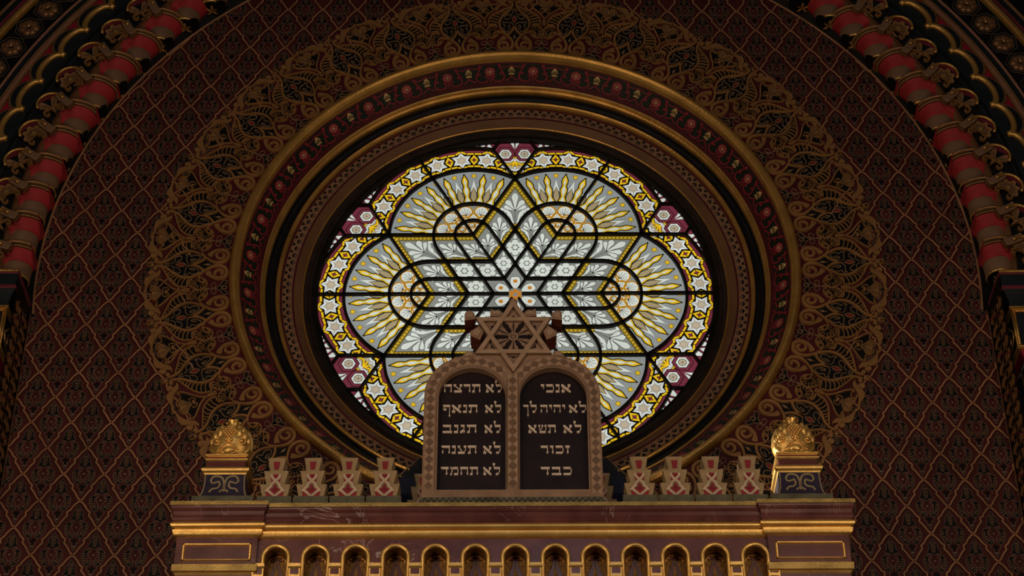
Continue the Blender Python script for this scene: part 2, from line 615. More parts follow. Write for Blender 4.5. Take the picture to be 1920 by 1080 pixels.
for r in range(-2, 26):
    for ci in range(-1, 27):
        c = ci + (0.5 if r % 2 else 0.0)
        X0 = LOX + LA * c
        Z0 = LOZ - LB * r + LTILT * X0

        def keep(x, z, lo=2.70):
            if math.hypot(x, z) < lo:
                return False
            if z > ARC0[1]:
                return math.hypot(x - ARC0[0], z - ARC0[1]) < 3.73
            return -3.74 < x < 3.64 and z > -3.35
        shift = (lambda X0, Z0: lambda V: np.c_[V[:, 0] + X0, -V[:, 2], V[:, 1] + Z0])(X0, Z0)
        if keep(X0, Z0 - LB):
            wall.put(tile, shift)
        if keep(X0, Z0 - LB * .5, 2.62) and keep(X0, Z0, 2.5):
            wall.put(tile_edges, shift)
wall.build('wall_back', None, CW, kind='structure', label='dark red wall papered in gold lattice with black palmettes', category='wall')

# ---- arabesque border: 32 paisley motifs and the 32 palmettes between them
def loc9(P, axis):
    """traced points of the relief -> motif plane, motif axis upright"""
    k = math.radians(90 - axis)
    out = []
    for X, Y in P:
        x, z = at(1010 + X / 9.0, Y / 9.0, 0.0)
        out.append((x * math.cos(k) - z * math.sin(k), x * math.sin(k) + z * math.cos(k)))
    return out


K9 = 0.00046
M1 = lambda P: loc9(P, 78.75)
HB, HT = 0.002, 0.016
mo = G()
half = {}


def both(gb, P, w, m, smooth=5, h=HT, h0=HB, fillit=False):
    for q in (P, mirror(P)):
        q = cr(q, smooth) if smooth else q
        if fillit:
            gb.fill(q, m, h, h0)
        else:
            gb.ribbon(q, w, m, h, h0)


# ground of the border, one sector
sec = [(2.13 * math.sin(math.radians(a)), 2.13 * math.cos(math.radians(a))) for a in (-5.7, -2.8, 0, 2.8, 5.7)]
sec += [(2.60 * math.sin(math.radians(5.7)), 2.60 * math.cos(math.radians(5.7)))]
sec += [(.2, 2.645), (.12, 2.66), (.05, 2.70), (0, 2.72), (-.05, 2.70), (-.12, 2.66), (-.2, 2.645)]
sec += [(-2.60 * math.sin(math.radians(5.7)), 2.60 * math.cos(math.radians(5.7)))]
mo.fill(sec, 'maroon_ground', 0.0012)
S_PATH = [(712, 112), (688, 150), (690, 220), (725, 285), (782, 352), (818, 420), (828, 490), (803, 560), (745, 618), (665, 678), (595, 722), (540, 775), (518, 835), (535, 895), (585, 932), (655, 946), (718, 925), (752, 878), (756, 835)]
sp = cr(M1(S_PATH), 5)
ws = [K9 * (44 + 34 * max(0, min(1, (i / len(sp) - .5) / .3))) for i in range(len(sp))]
for q in (sp, mirror(sp)):
    mo.ribbon(q, ws, 'relief_gold', HT, HB)
both(mo, M1([(640, 745), (700, 705), (745, 745), (778, 800), (785, 840), (735, 850), (725, 800), (690, 775)]), 0, 'relief_gold', 3, HT - .002, HB, True)
both(mo, M1([(742, 842), (712, 818), (655, 806), (606, 828), (596, 868), (622, 896), (655, 893), (668, 872)]), [K9 * 54] * 36, 'relief_gold', 5, HT - .003)
both(mo, M1([(716, 814), (722, 822)]), K9 * 16, 'black_paint', 0, HT + .001, HB)
both(mo, M1([(578, 470), (572, 530), (590, 600), (625, 650), (668, 690)]), K9 * 50, 'relief_gold', 5, HT - .004)
# black field and its fine palmette
fieldp = [(668, 180), (688, 225), (722, 290), (778, 355), (812, 420), (822, 490), (798, 560), (740, 615), (660, 675), (592, 720), (545, 765)]
fl = M1(fieldp)
mo.fill(cr(fl, 2) + mirror(cr(fl, 2))[::-1], 'black_paint', 0.0022)
LW = K9 * 13
for P in ([(578, 490), (640, 465), (700, 468), (748, 476), (776, 460)], [(776, 460), (768, 505), (725, 520), (738, 560), (715, 605), (668, 622), (640, 590), (628, 540), (652, 508), (668, 540), (660, 570)],
          [(632, 215), (655, 240), (640, 262), (664, 268)], [(640, 285), (668, 330), (742, 345), (764, 395), (735, 415), (690, 402), (650, 345)],
          [(596, 335), (632, 385), (618, 425), (578, 455)], [(532, 640), (528, 690), (512, 735)]):
    both(mo, M1(P), LW, 'relief_line', 5, 0.007)
mo.fill(M1([(612, 340), (648, 385), (590, 440), (545, 385)]), 'bud_red', 0.004, .002)
mo.fill(M1([(530, 650), (545, 690), (515, 735), (500, 690)]), 'relief_line', 0.005, .002)
# ribbed wings
wing = M1([(705, 205), (790, 255), (885, 312), (965, 372), (1010, 440), (1015, 505), (1000, 556)])
for q in (cr(wing, 5), mirror(cr(wing, 5))):
    mo.ribbon(q, K9 * 30, 'relief_gold', HT, HB)
wf = M1([(720, 225), (885, 312), (965, 372), (1010, 440), (1010, 520), (1000, 552), (858, 536), (830, 480), (818, 420), (782, 352), (735, 285)])
for q in (wf, mirror(wf)):
    mo.fill(q, 'black_paint', 0.0022)
for P in ([(748, 268), (775, 250)], [(768, 300), (828, 280)], [(795, 338), (830, 310), (880, 306)], [(815, 378), (860, 345), (925, 348)], [(832, 420), (880, 392), (968, 390)], [(838, 462), (890, 440), (1000, 436)], [(845, 500), (910, 484), (1005, 486)]):
    both(mo, M1(P), K9 * 19, 'relief_gold', 3, HT - .005)
both(mo, M1([(862, 545), (920, 536), (1005, 556)]), K9 * 34, 'relief_gold', 3)
# shells
shc = (905, 662)
ring = [(shc[0] + 108 * math.cos(t), shc[1] + 104 * math.sin(t)) for t in [math.radians(a) for a in range(-125, 196, 16)]]
rp = M1(ring)
for q in (rp, mirror(rp)):
    mo.fill(q, 'black_paint', 0.0024)
both(mo, rp, K9 * 25, 'relief_gold', 2)
both(mo, M1([(668, 682), (740, 655), (815, 652), (866, 672), (884, 706), (862, 734), (832, 722), (840, 700)]), K9 * 27, 'relief_gold', 5, HT + .004)
for a in (-150, -118, -88, -58, -28, 2, 34, 66, 100, 134):
    t = math.radians(a)
    both(mo, M1([(shc[0] - 8 + 40 * math.cos(t), shc[1] + 10 + 36 * math.sin(t)), (shc[0] + 98 * math.cos(t), shc[1] + 94 * math.sin(t))]), [K9 * 12, K9 * 18], 'relief_gold', 0, HT - .006)
# tip
both(mo, M1([(672, 20), (652, 36), (640, 70), (650, 100)]), K9 * 20, 'relief_gold', 4)
mo.disc(*[c for c in M1([(668, 82)])[0]], K9 * 20, 'relief_line', .010, .002)
kx = M1([(742, 130)])[0]
for s_ in (1, -1):
    mo.disc(s_ * kx[0], kx[1], K9 * 34, 'relief_gold', HT, HB)
# clouds of the rim
both(mo, M1([(715, 172), (770, 185), (832, 150), (792, 132), (786, 96), (826, 74), (872, 84), (902, 98), (945, 68), (1010, 66), (1080, 86), (1150, 104), (1215, 96), (1222, 116), (1195, 132), (1110, 122), (1010, 132), (930, 164), (868, 200), (790, 206)]), 0, 'relief_gold', 3, HT, HB, True)
both(mo, M1([(872, 84), (884, 112), (850, 132)]), K9 * 8, 'black_paint', 4, HT + .0015, HT)

pm = G()
A2 = 78.75 - 5.625
M2 = lambda P: loc9(P, A2)
vr = M2([(1062, 600), (1082, 540), (1086, 470), (1058, 395), (1000, 322), (945, 256), (925, 205), (945, 180), (972, 198)])
both(pm, vr, K9 * 30, 'relief_gold', 5)
cap = M2([(965, 205), (1040, 208), (1085, 165), (1140, 162), (1185, 178)])
both(pm, cap, K9 * 22, 'relief_gold', 4)
ff = M2([(945, 210), (1040, 215), (1090, 172), (1180, 180), (1120, 395), (1085, 420), (1058, 385), (1000, 315), (950, 250)])
for q in (ff, mirror(ff)):
    pm.fill(q, 'black_paint', 0.0024)
both(pm, M2([(1155, 312), (1118, 300), (1078, 296), (1062, 330), (1085, 362), (1112, 350), (1108, 325)]), K9 * 15, 'relief_gold', 5, HT - .004)
fanp = cr(M2([(1148, 322), (1100, 262), (1062, 226), (1088, 184), (1130, 176), (1178, 186)]), 2)
pm.fill(fanp + mirror(fanp)[::-1], 'relief_gold', .009, .002)
for P in ([(1146, 316), (1074, 220)], [(1150, 312), (1096, 190)], [(1154, 310), (1126, 182)], [(1158, 308), (1156, 184)]):
    both(pm, M2(P), [K9 * 4, K9 * 9], 'black_paint', 0, .010, .008)
for P in ([(1140, 300), (1062, 226)], [(1148, 306), (1085, 203)], [(1152, 306), (1112, 184)], [(1156, 304), (1141, 182)]):
    both(pm, M2(P), [K9 * 3, K9 * 5], 'relief_line', 0, .0105, .008)
tri = M2([(1150, 335)])[0]
pm.disc(0, tri[1] - .005, K9 * 24, 'relief_gold', HT - .003, HB)
# hanging bud at the foot
both(pm, M2([(966, 826), (928, 880), (862, 916), (792, 926), (768, 958), (790, 990), (826, 962), (880, 985), (905, 1004)]), K9 * 10, 'relief_line', 4, .007)
both(pm, M2([(930, 968), (900, 930), (872, 950), (890, 985)]), K9 * 10, 'relief_line', 4, .007)
fb = M2([(966, 830), (928, 884), (862, 920), (795, 932), (780, 960), (905, 1000)])
for q in (fb, mirror(fb)):
    pm.fill(q, 'black_paint', .0022)
both(pm, M2([(955, 850), (905, 812), (845, 835), (880, 868), (950, 852)]), K9 * 9, 'relief_line', 4, .007)
both(pm, M2([(1010, 640), (990, 700), (970, 770), (962, 826)]), K9 * 14, 'relief_line', 4, .008)

border = empty('trim_2', CW, kind='structure', label='wide carved border of gilded paisleys around the round window', category='border')
mme, pme = mo.mesh('paisley_motif', FACE), pm.mesh('palmette_motif', FACE)
for k in range(32):
    for me, nm, off in ((mme, 'paisley_motif', 0), (pme, 'palmette_motif', 5.625)):
        o = bpy.data.objects.new(nm, me)
        COL.objects.link(o)
        o.parent = border
        o.rotation_euler = (0, math.radians(11.25 * k + off), 0)

# ---- stepped surround of the round window
sur = empty('trim_1', CW, kind='structure', label='stepped round window surround with gilded rolls and painted bands', category='window surround')
g = G()
g.lathe_y([(2.172, 0.004), (2.170, -0.02), (2.160, -0.042), (2.143, -0.055), (2.124, -0.056), (2.106, -0.042), (2.098, -0.015), (2.096, 0.032)], 'gilt', 300)
g.build('gilded_roll', sur)
g = G()
g.lathe_y([(1.957, .170), (1.953, .168), (1.944, .172), (1.940, .186), (1.943, .198)], 'gilt', 300)
g.lathe_y([(1.943, .198), (1.936, .200), (1.926, .208), (1.921, .226), (1.924, .246), (1.930, .262)], 'gilt', 300)
g.build('gilded_roll', sur)
g = G()
g.lathe_y([(1.930, .262), (1.918, .285), (1.895, .296), (1.868, .285), (1.850, .262)], 'black_moulding', 300)
g.build('black_cove', sur)
g = G()
g.lathe_y([(1.850, .262), (1.846, .246), (1.836, .240), (1.824, .247), (1.817, .265), (1.817, .292)], 'gilt', 300)
g.build('gilded_roll', sur)

# painted band with pomegranates and pine cones
BN = 36


def bandmap(k):
    def fn(V):
        a = np.radians(90.7 + 10.0 * k) - np.radians(V[:, 0] / 665 * 10.0)
        s = (V[:, 1] - 262) / 433.0
        r = 2.096 - .139 * s - .72 * V[:, 2]
        y = .032 + .138 * s - .69 * V[:, 2]
        return np.c_[r * np.cos(a), y, r * np.sin(a)]
    return fn


g = G()


def bs(s):
    return (2.096 - .139 * s, .032 + .138 * s)


g.lathe_y([bs(0), bs(.085)], 'maroon_ground', 300)
g.lathe_y([bs(.085), bs(.80)], 'green_band', 300)
g.lathe_y([bs(.80), bs(1.0)], 'maroon_ground', 300)
b = G()
bh, bh2, bh3 = .0012, .002, .0028
for sx in (1, -1):
    bw = lambda P, w, h=bh: b.ribbon(cr([(sx * x, y) for x, y in P], 4), w, 'vine_red', h)
    bw([(0, 322), (60, 342), (130, 350), (190, 330)], 20)
    bw([(178, 322), (172, 370), (140, 430), (116, 500), (120, 555), (165, 598), (235, 604), (285, 575), (296, 525), (262, 508)], [24] * 37)
    b.disc(sx * 185, 320, 26, 'vine_red', bh2, n=10)
    b.disc(sx * 165, 463, 24, 'vine_red', bh2, n=10)
    b.disc(sx * 266, 512, 20, 'vine_red', bh2, n=10)
    bw([(0, 500), (22, 548), (60, 575), (98, 590)], [16, 30])
    b.fill([(sx * 332, 400), (sx * 300, 395), (sx * 285, 335), (sx * 310, 350), (sx * 332, 330)], 'vine_red', bh2)
b.ribbon([(332, 490), (332, 612)], 22, 'vine_red', bh)
b.disc(332, 425, 84, 'vine_red', bh, n=16)
b.disc(332, 425, 26, 'blossom', bh3, n=10)
for i in range(8):
    b.disc(332 + 52 * math.cos(i * PI / 4), 425 + 52 * math.sin(i * PI / 4), 12, 'blossom', bh3, n=7)
b.fill([(0, 338), (32, 370), (52, 410), (50, 440), (34, 458), (-34, 458), (-50, 440), (-52, 410), (-32, 370)], 'pale_yellow', bh2)
b.fill([(-46, 464), (46, 464), (44, 488), (-44, 488)], 'pale_yellow', bh2)
for i in range(3):
    for sx in (1, -1):
        b.ribbon([(sx * -50, 380 + 24 * i), (0, 404 + 20 * i), (sx * 46, 440 + 8 * i)], 7, 'green_band', bh3)
for k in range(BN):
    g.put(b, bandmap(k))
g.build('painted_band', sur)

# brown band with a small lotus pattern, between two dark red lines
g = G()
PB = lambda s: (1.817 - .105 * s, .292 + .012 * s)
g.lathe_y([PB(0), PB(.15)], 'maroon_ground', 300)
g.lathe_y([PB(.15), PB(.85)], 'brown_pattern', 300)
g.lathe_y([PB(.85), PB(1.0)], 'maroon_ground', 300)
b = G()
for sx in (1, -1):
    b.ribbon([(0, .80), (sx * .018, .66), (sx * .0345, .50), (sx * .0345, .46)], .0055, 'rose_brown', .0016)
b.disc(0, .60, .0205, 'black_paint', .0012, n=12, ry=.185)
for x in (-.009, 0, .009):
    b.fill([(x, .56 + abs(x) * 4), (x + .003, .62), (x * .5, .70), (x - .003, .62)], 'blossom', .002)
b.fill([(.0345, .44), (.0345 + .019, .19), (.0345 - .019, .19)], 'black_paint', .0012)
for k in range(160):
    a0 = math.radians(90 + 2.25 * k + 1.1)
    g.put(b, (lambda a0: lambda V: np.c_[(1.817 - .105 * V[:, 1]) * np.cos(a0 - V[:, 0] / 1.76), .292 + .012 * V[:, 1] - V[:, 2], (1.817 - .105 * V[:, 1]) * np.sin(a0 - V[:, 0] / 1.76)])(a0))
g.build('lotus_band', sur)
g = G()
g.lathe_y([(1.712, .304), (1.655, .345)], 'brown_fascia', 300)
g.build('brown_fascia', sur)
g = G()
g.lathe_y([(1.655, .345), (1.650, .340), (1.643, .345), (1.643, .356)], 'gilt', 300)
g.build('gilded_bead', sur)
g = G()
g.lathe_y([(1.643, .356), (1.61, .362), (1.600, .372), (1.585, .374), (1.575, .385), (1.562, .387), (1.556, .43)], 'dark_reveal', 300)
g.build('dark_reveal', sur)

# ---- the round window
win = empty('window_1', CW, kind='structure', label='round stained glass rose window with six lobes and star centre', category='window')
GA = 0.667                    # lobe radius = distance of the lobe centres
GY = 0.405
GW = lambda V: np.c_[V[:, 0], GY - V[:, 2], V[:, 1]]
RM, RI, RO = .315, .145, .891


def lobe(k):
    t = math.radians(60 * k)
    c, s = math.cos(t), math.sin(t)
    return lambda P: [(x * c - y * s, x * s + y * c) for x, y in P]


# iron bars, every one its own
def bar(pts, w=.023, d=.03, closed=False):
    q = G()
    q.ribbon(pts, w, 'iron', d, -.004, closed, .25)
    q.build('glazing_bar', win, fn=GW)


for k in range(6):
    L = lobe(k)
    bar(L([(0.05, 0), (GA, 0)]), .02)
    bar(L([(GA, 0), (1.57, 0)]))
    bar(L(arc(GA, 0, GA, -60, 60, 28)), .027)
    bar(L(arc(GA, 0, RO, -40, 40, 28)), .024)
    x1, x2 = RM / math.tan(math.radians(60)), RI / math.tan(math.radians(60))
    bar(L([(x1, RM)] + arc(GA, 0, RM, 90, -90, 28) + [(x1, -RM)]), .027)
    bar(L([(x2, RI)] + arc(GA, 0, RI, 90, -90, 22) + [(x2, -RI)]), .024)
    for sg in (1, -1):
        J = (GA * 1.5, sg * GA * .8660)
        bar(L([(GA, 0), J]))
        P = (1.466 * math.cos(math.radians(23)), sg * 1.466 * math.sin(math.radians(23)))
        bar(L([J, P]))
        d = math.radians(sg * 60)
        bar(L([P, (P[0] + .14 * math.cos(d), P[1] + .14 * math.sin(d))]))

# the glass, one mesh: layers of cut pieces with their lead lines
gl = G()
gl.disc(0, 0, 1.60, 'glass_maroon', 0.0, n=96)
e = .0005


def clipped(src, a, b_, c):
    """keeps the part of every flat face with a*u + b*v <= c"""
    out = G()
    for f, m in zip(src.f, src.m):
        P = [src.v[i] for i in f]
        Q = []
        for i in range(len(P)):
            p, q = P[i], P[(i + 1) % len(P)]
            dp, dq = a * p[0] + b_ * p[1] - c, a * q[0] + b_ * q[1] - c
            if dp <= 0:
                Q.append(p)
            if (dp < 0 < dq) or (dq < 0 < dp):
                t = dp / (dp - dq)
                Q.append(tuple(x + (y - x) * t for x, y in zip(p, q)))
        if len(Q) >= 3:
            out.add(Q, [tuple(range(len(Q)))], m)
    return out


def piece(gb, P, m, h, lead=.005):
    gb.ribbon(P, lead * 2, 'lead_line', h, closed=True)
    gb.fill(P, m, h - .0002)


def star_pts(cx, cy, r0, r1, n, rot):
    return [(cx + (r0 if i % 2 == 0 else r1) * math.cos(rot + PI * i / n), cy + (r0 if i % 2 == 0 else r1) * math.sin(rot + PI * i / n)) for i in range(2 * n)]


def sector(r0, r1, a0, a1, n=24):
    return arc(GA, 0, r0, a0, a1, n) + arc(GA, 0, r1, a1, a0, n)


# one lobe in its own frame (axis along +u)
lb = G()
lb.fill(sector(RM, GA, -61, 61), 'glass_grey', e)
lb.fill(sector(RI, RM, -61, 61), 'glass_filler', e)
lb.fill([(GA, 0)] + arc(GA, 0, RI, -61, 61, 20), 'glass_white', e)


def rad(a, r, off=0.0):
    t = math.radians(a)
    return (GA + r * math.cos(t) - off * math.sin(t), r * math.sin(t) + off * math.cos(t))


for i in range(9):                      # white spikes, tan drops, little stars
    a = -60 + 15 * i
    L0 = .318
    rr = lambda s: L0 + s * (.635 - L0)
    sp_ = [rad(a, rr(.80)), rad(a, rr(.36), .034), rad(a, rr(.5)), rad(a, rr(.36), -.034)]
    dr = [rad(a, rr(0), .012), rad(a, rr(.2), .026), rad(a, rr(.38), .021), rad(a, rr(.56)), rad(a, rr(.38), -.021), rad(a, rr(.2), -.026), rad(a, rr(0), -.012)]
    if 0 < i < 8:
        piece(lb, sp_, 'glass_white', 2 * e, .0016)
        piece(lb, dr, 'glass_tan', 3 * e, .0028)
    if 0 < i < 8:
        x, y = rad(a, .612)
        piece(lb, star_pts(x, y, .027, .014, 7, math.radians(a)), 'glass_yellow', 3 * e, .002)
for i in range(8):                      # flames
    a = -52.5 + 15 * i
    W = [(0, .041), (.12, .031), (.25, .0185), (.38, .027), (.48, .029), (.60, .0185), (.71, .025), (.80, .024), (.91, .010), (1, 0)]
    LF = .318
    q = cr(W, 4)
    left = [rad(a, LF + s * .318, w) for s, w in q]
    right = [rad(a, LF + s * .318, -w) for s, w in q]
    fo = left + right[::-1][1:]
    piece(lb, fo, 'glass_yellow', 4 * e, .0042)
    q2 = [(s, max(0, w - .0145)) for s, w in q if s < .74]
    fi = [rad(a, LF + s * .318, w) for s, w in q2] + [rad(a, LF + s * .318, -w) for s, w in q2[::-1]]
    lb.fill(fi, 'glass_white', 5 * e)
    lb.ribbon(fi, .0025, 'glass_olive', 5.5 * e, closed=True)
    lb.fill([rad(a, LF + .318 * s, w) for s, w in ((.68, 0), (.75, .007), (.86, 0), (.75, -.007))], 'glass_white', 5 * e)


def fan(gb, x, y, r, ang, h, n=7):
    """shell in an amber ring"""
    ringp = [(x + r * math.cos(2 * PI * i / 18), y + r * math.sin(2 * PI * i / 18)) for i in range(18)]
    gb.fill(ringp, 'glass_white', h)
    gb.ribbon(ringp, .0125, 'glass_amber', h + .0004, closed=True)
    gb.ribbon(ringp, .003, 'lead_line', h + .0006, closed=True)
    bx, by = x - .62 * r * math.cos(ang), y - .62 * r * math.sin(ang)
    for i in range(n):
        t = ang + math.radians(-78 + 156 * i / (n - 1))
        gb.ribbon([(bx, by), (bx + r * 1.25 * math.cos(t) * (1 - .25 * abs(math.sin(t - ang))), by + r * 1.25 * math.sin(t) * (1 - .25 * abs(math.sin(t - ang))))], .003, 'lead_line', h + .0005)


for a in (-45, -15, 15, 45):
    x, y = rad(a, .248)
    fan(lb, x, y, .057, math.radians(a), 2 * e)
for a in (-56, -30, 30, 56, -5, 5):
    x, y = rad(a, .186)
    fan(lb, x, y, .036, math.radians(a), 1.4 * e, 5)
for a in (-48, -24, 24, 48):
    x, y = rad(a, .105)
    fan(lb, x, y, .025, math.radians(a), 2 * e, 5)
for a in (-54, -42, -30, -18, -6, 6, 18, 30, 42, 54):
    lb.ribbon([rad(a, .01), rad(a, .085)], .005, 'glass_amber', 2 * e)

# star band: one star cell in (t along the band, n outwards)
cellw = .204


def bandpt(a0, t, nn):
    r = .780 + nn
    an = a0 + math.degrees(t / .780)
    return rad(an, r)


def star_cell(gb, a0):
    m = lambda P: [bandpt(a0, t, nn) for t, nn in P]
    hc = cellw / 2
    zig = [(-hc, .066), (-.042, .064), (0, .094), (.042, .064), (hc, .066)]
    gb.fill(m(zig + [(x, -y) for x, y in zig[::-1]]), 'lead_line', e)
    s0 = star_pts(0, 0, .086, .050, 6, PI / 2)
    gb.fill(m(s0), 'glass_star', 2 * e)
    s1 = star_pts(0, 0, .050, .026, 6, PI / 2)
    gb.ribbon(m(s1), .003, 'lead_line', 3.4 * e, closed=True)
    gb.fill(m(s1), 'glass_beige', 3 * e)
    for i in range(6):
        t = PI / 2 + i * PI / 3
        gb.ribbon(m([(.047 * math.cos(t), .047 * math.sin(t)), (.078 * math.cos(t), .078 * math.sin(t))]), .002, 'lead_line', 3.2 * e)
        t += PI / 6
        gb.ribbon(m([(.026 * math.cos(t - .25), .026 * math.sin(t - .25)), (.039 * math.cos(t), .039 * math.sin(t)), (.026 * math.cos(t + .25), .026 * math.sin(t + .25))]), .002, 'lead_line', 3.2 * e)
    for sg in (1, -1):                   # zigzag strips of the two edges
        for k in range(4):
            p, q = zig[k], zig[k + 1]
            dx, dy = q[0] - p[0], q[1] - p[1]
            l = math.hypot(dx, dy)
            p2 = (p[0] + dx / l * .004, sg * (p[1] + dy / l * .004))
            q2_ = (q[0] - dx / l * .004, sg * (q[1] - dy / l * .004))
            gb.ribbon(m([(p[0], sg * p[1]), (q[0], sg * q[1])]), .028, 'lead_line', 2 * e)
            gb.ribbon(m([p2, q2_]), .0170, 'glass_yellow', 3 * e)
    for sx in (1, -1):                   # half of the diamond towards each neighbour
        x0 = sx * hc
        top, bot, side = (x0, .062), (x0, -.062), (x0 - sx * .042, 0)
        gb.fill(m([top, side, bot]), 'lead_line', 2.5 * e)
        gb.fill(m([(x0, .054), (x0 - sx * .035, .003), (x0 - sx * .015, .003), (x0, .026)]), 'glass_yellow', 3.5 * e)
        gb.fill(m([(x0, -.054), (x0 - sx * .035, -.003), (x0 - sx * .015, -.003), (x0, -.026)]), 'glass_yellow', 3.5 * e)
        gb.fill(m([(x0, .021), (x0 - sx * .012, 0), (x0, -.021)]), 'glass_maroon', 3.5 * e)


sb = G()
for i in range(8):
    star_cell(sb, -52.5 + 15 * i)
# maroon joints of the band edges
for a in range(-60, 61, 15):
    for r0, r1 in ((GA + .01, .688), (.868, .884)):
        sb.ribbon([rad(a + (7.5 if r0 > .8 else 0), r0), rad(a + (7.5 if r0 > .8 else 0), r1)], .004, 'lead_line', e)
c30, s30 = math.cos(PI / 6), math.sin(PI / 6)
sb = clipped(sb, -s30, c30, 0)           # stops at the axis of the next joint
sb = clipped(sb, -s30, -c30, 0)

# joint between two lobes: hexagons, triangles (axis at +30 deg)
kt = G()
J0 = 1.155


def kp(r, w):
    t = math.radians(30)
    return (r * math.cos(t) - w * math.sin(t), r * math.sin(t) + w * math.cos(t))


for sg in (1, -1):
    hx = [kp(1.418 + .083 * math.cos(PI / 6 + i * PI / 3), sg * .078 + .083 * math.sin(PI / 6 + i * PI / 3)) for i in range(6)]
    hi = [kp(1.418 + .056 * math.cos(PI / 6 + i * PI / 3), sg * .078 + .056 * math.sin(PI / 6 + i * PI / 3)) for i in range(6)]
    piece(kt, hx, 'glass_maroon', 5 * e, .003)
    piece(kt, hi, 'glass_white', 6 * e, .003)
    kt.disc(*kp(1.418, sg * .078), .034, 'lead_line', 6.4 * e, n=14)
    kt.disc(*kp(1.418, sg * .078), .030, 'glass_beige', 7 * e, n=14)
    for i in range(3):
        t = i * PI / 3
        kt.ribbon([kp(1.418 - .03 * math.cos(t), sg * .078 - .03 * math.sin(t)), kp(1.418 + .03 * math.cos(t), sg * .078 + .03 * math.sin(t))], .0025, 'lead_line', 7.4 * e)
    for q in (((1.335, 0), (1.30, .052)), ((1.30, .052), (1.355, .135)), ((1.335, 0), (1.285, .02))):
        P_ = [kp(r, sg * w) for r, w in q]
        kt.ribbon(P_, .026, 'lead_line', 6.2 * e)
        kt.ribbon(P_, .017, 'glass_yellow', 6.6 * e)
    piece(kt, [kp(1.47, sg * .004), kp(1.535, sg * .004), kp(1.535, sg * .04)], 'glass_white', 5 * e, .003)
    # zigzag between the outer bar and the frame
    for i in range(4):
        a = 22.0 - 3.9 * i
        w0 = [1.475, 1.497, 1.517, 1.532][i]
        for dd, up in ((0, 1), (1.9, 0)):
            t0, t1, t2 = [math.radians(30 + sg * (a - 30 + x - dd)) for x in (1.3, -1.3, 0)]
            lo_, hi_ = (w0, 1.565) if up else (1.565, w0 + .012)
            piece(kt, [(lo_ * math.cos(t0), lo_ * math.sin(t0)), (lo_ * math.cos(t1), lo_ * math.sin(t1)), (hi_ * math.cos(t2), hi_ * math.sin(t2))], 'glass_white', 4 * e, .004)

# rhombus between two neighbouring lobe axes, oblique coordinates (al, be)
rb = G()
ob = lambda al, be: (al + be * .5, be * .8660254)
rb.fill([ob(0, 0), ob(GA, 0), ob(GA, GA), ob(0, GA)], 'glass_filler', e)
LM, LI = RM / .8660254, RI / .8660254


def beads(p, q, w, h=2 * e):
    rb.ribbon([p, q], w + .008, 'lead_line', h)
    rb.ribbon([p, q], w, 'glass_olive', h + .0003)
    l = math.hypot(q[0] - p[0], q[1] - p[1])
    n_ = max(1, int(l / .030))
    for i in range(n_):
        t = (i + .5) / n_
        rb.disc(p[0] + (q[0] - p[0]) * t, p[1] + (q[1] - p[1]) * t, .0135, 'lead_line', h + .0005, n=9)
        rb.disc(p[0] + (q[0] - p[0]) * t, p[1] + (q[1] - p[1]) * t, .0112, 'glass_gold', h + .0006, n=9)


def flower(al, be, s=1.0):
    x, y = ob(al, be)
    for i in range(6):
        t = i * PI / 3 + PI / 6
        for r_, m_, hh in ((.027, 'lead_line', 2 * e), (.0245, 'glass_white', 2.5 * e)):
            rb.disc(x + s * .046 * math.cos(t), y + s * .046 * math.sin(t), r_ * s, m_, hh + i * 1e-5, n=11)
    for r_, m_, hh in ((.021, 'lead_line', 3 * e), (.0185, 'glass_white', 3.4 * e)):
        rb.disc(x, y, r_ * s, m_, hh, n=11)
    for t in (PI / 6, PI / 6 + PI):
        for dd, rr_ in ((.088, .013), (.106, .009)):
            for r_, m_, hh in ((rr_ + .002, 'lead_line', 2 * e), (rr_, 'glass_white', 2.5 * e)):
                rb.disc(x + s * dd * math.cos(t), y + s * dd * math.sin(t), r_ * s, m_, hh, n=8)


def leafy(al, be, s=1.0, w_=1.0):
    """white palmette lying along the long diagonal of its pane"""
    x, y = ob(al, be)
    c, d = math.cos(PI / 6), math.sin(PI / 6)
    m = lambda P: [(x + s * (u * c - v * w_ * d), y + s * (u * d + v * w_ * c)) for u, v in P]

    def leaf(P, h, n=2):
        P = cr(m(P), n, True)
        rb.fill(P, 'glass_white', h)
        rb.ribbon(P, .0032, 'lead_line', h + .0004, closed=True)
    for sg in (1, -1):
        leaf([(-.155, 0), (-.10, sg * .012), (-.06, sg * .020), (-.035, sg * .045), (-.02, sg * .075), (-.045, sg * .088), (-.065, sg * .070), (-.055, sg * .05), (-.075, sg * .045), (-.09, sg * .03), (-.14, sg * .014)], 2.2 * e)
        for r_, m_, hh in ((.010, 'lead_line', 2.6 * e), (.0075, 'glass_filler', 2.9 * e)):
            rb.disc(*m([(-.052, sg * .068)])[0], r_ * s, m_, hh, n=8)
    for k_, (an, ln, w) in enumerate(((62, .070, .017), (-62, .070, .017), (33, .088, .018), (-33, .088, .018), (0, .125, .020))):
        t = math.radians(an)
        ct, st_ = math.cos(t), math.sin(t)
        pt = lambda a, b: (-.045 + a * ct - b * st_, a * st_ + b * ct)
        leaf([pt(0, 0), pt(.45 * ln, w * .55), pt(.82 * ln, w), pt(ln * 1.02, 0), pt(.82 * ln, -w), pt(.45 * ln, -w * .55)], 2.7 * e + k_ * 2e-5, 3)
    rb.ribbon(m([(-.05, 0), (-.15, 0)]), .003, 'lead_line', 3.4 * e)


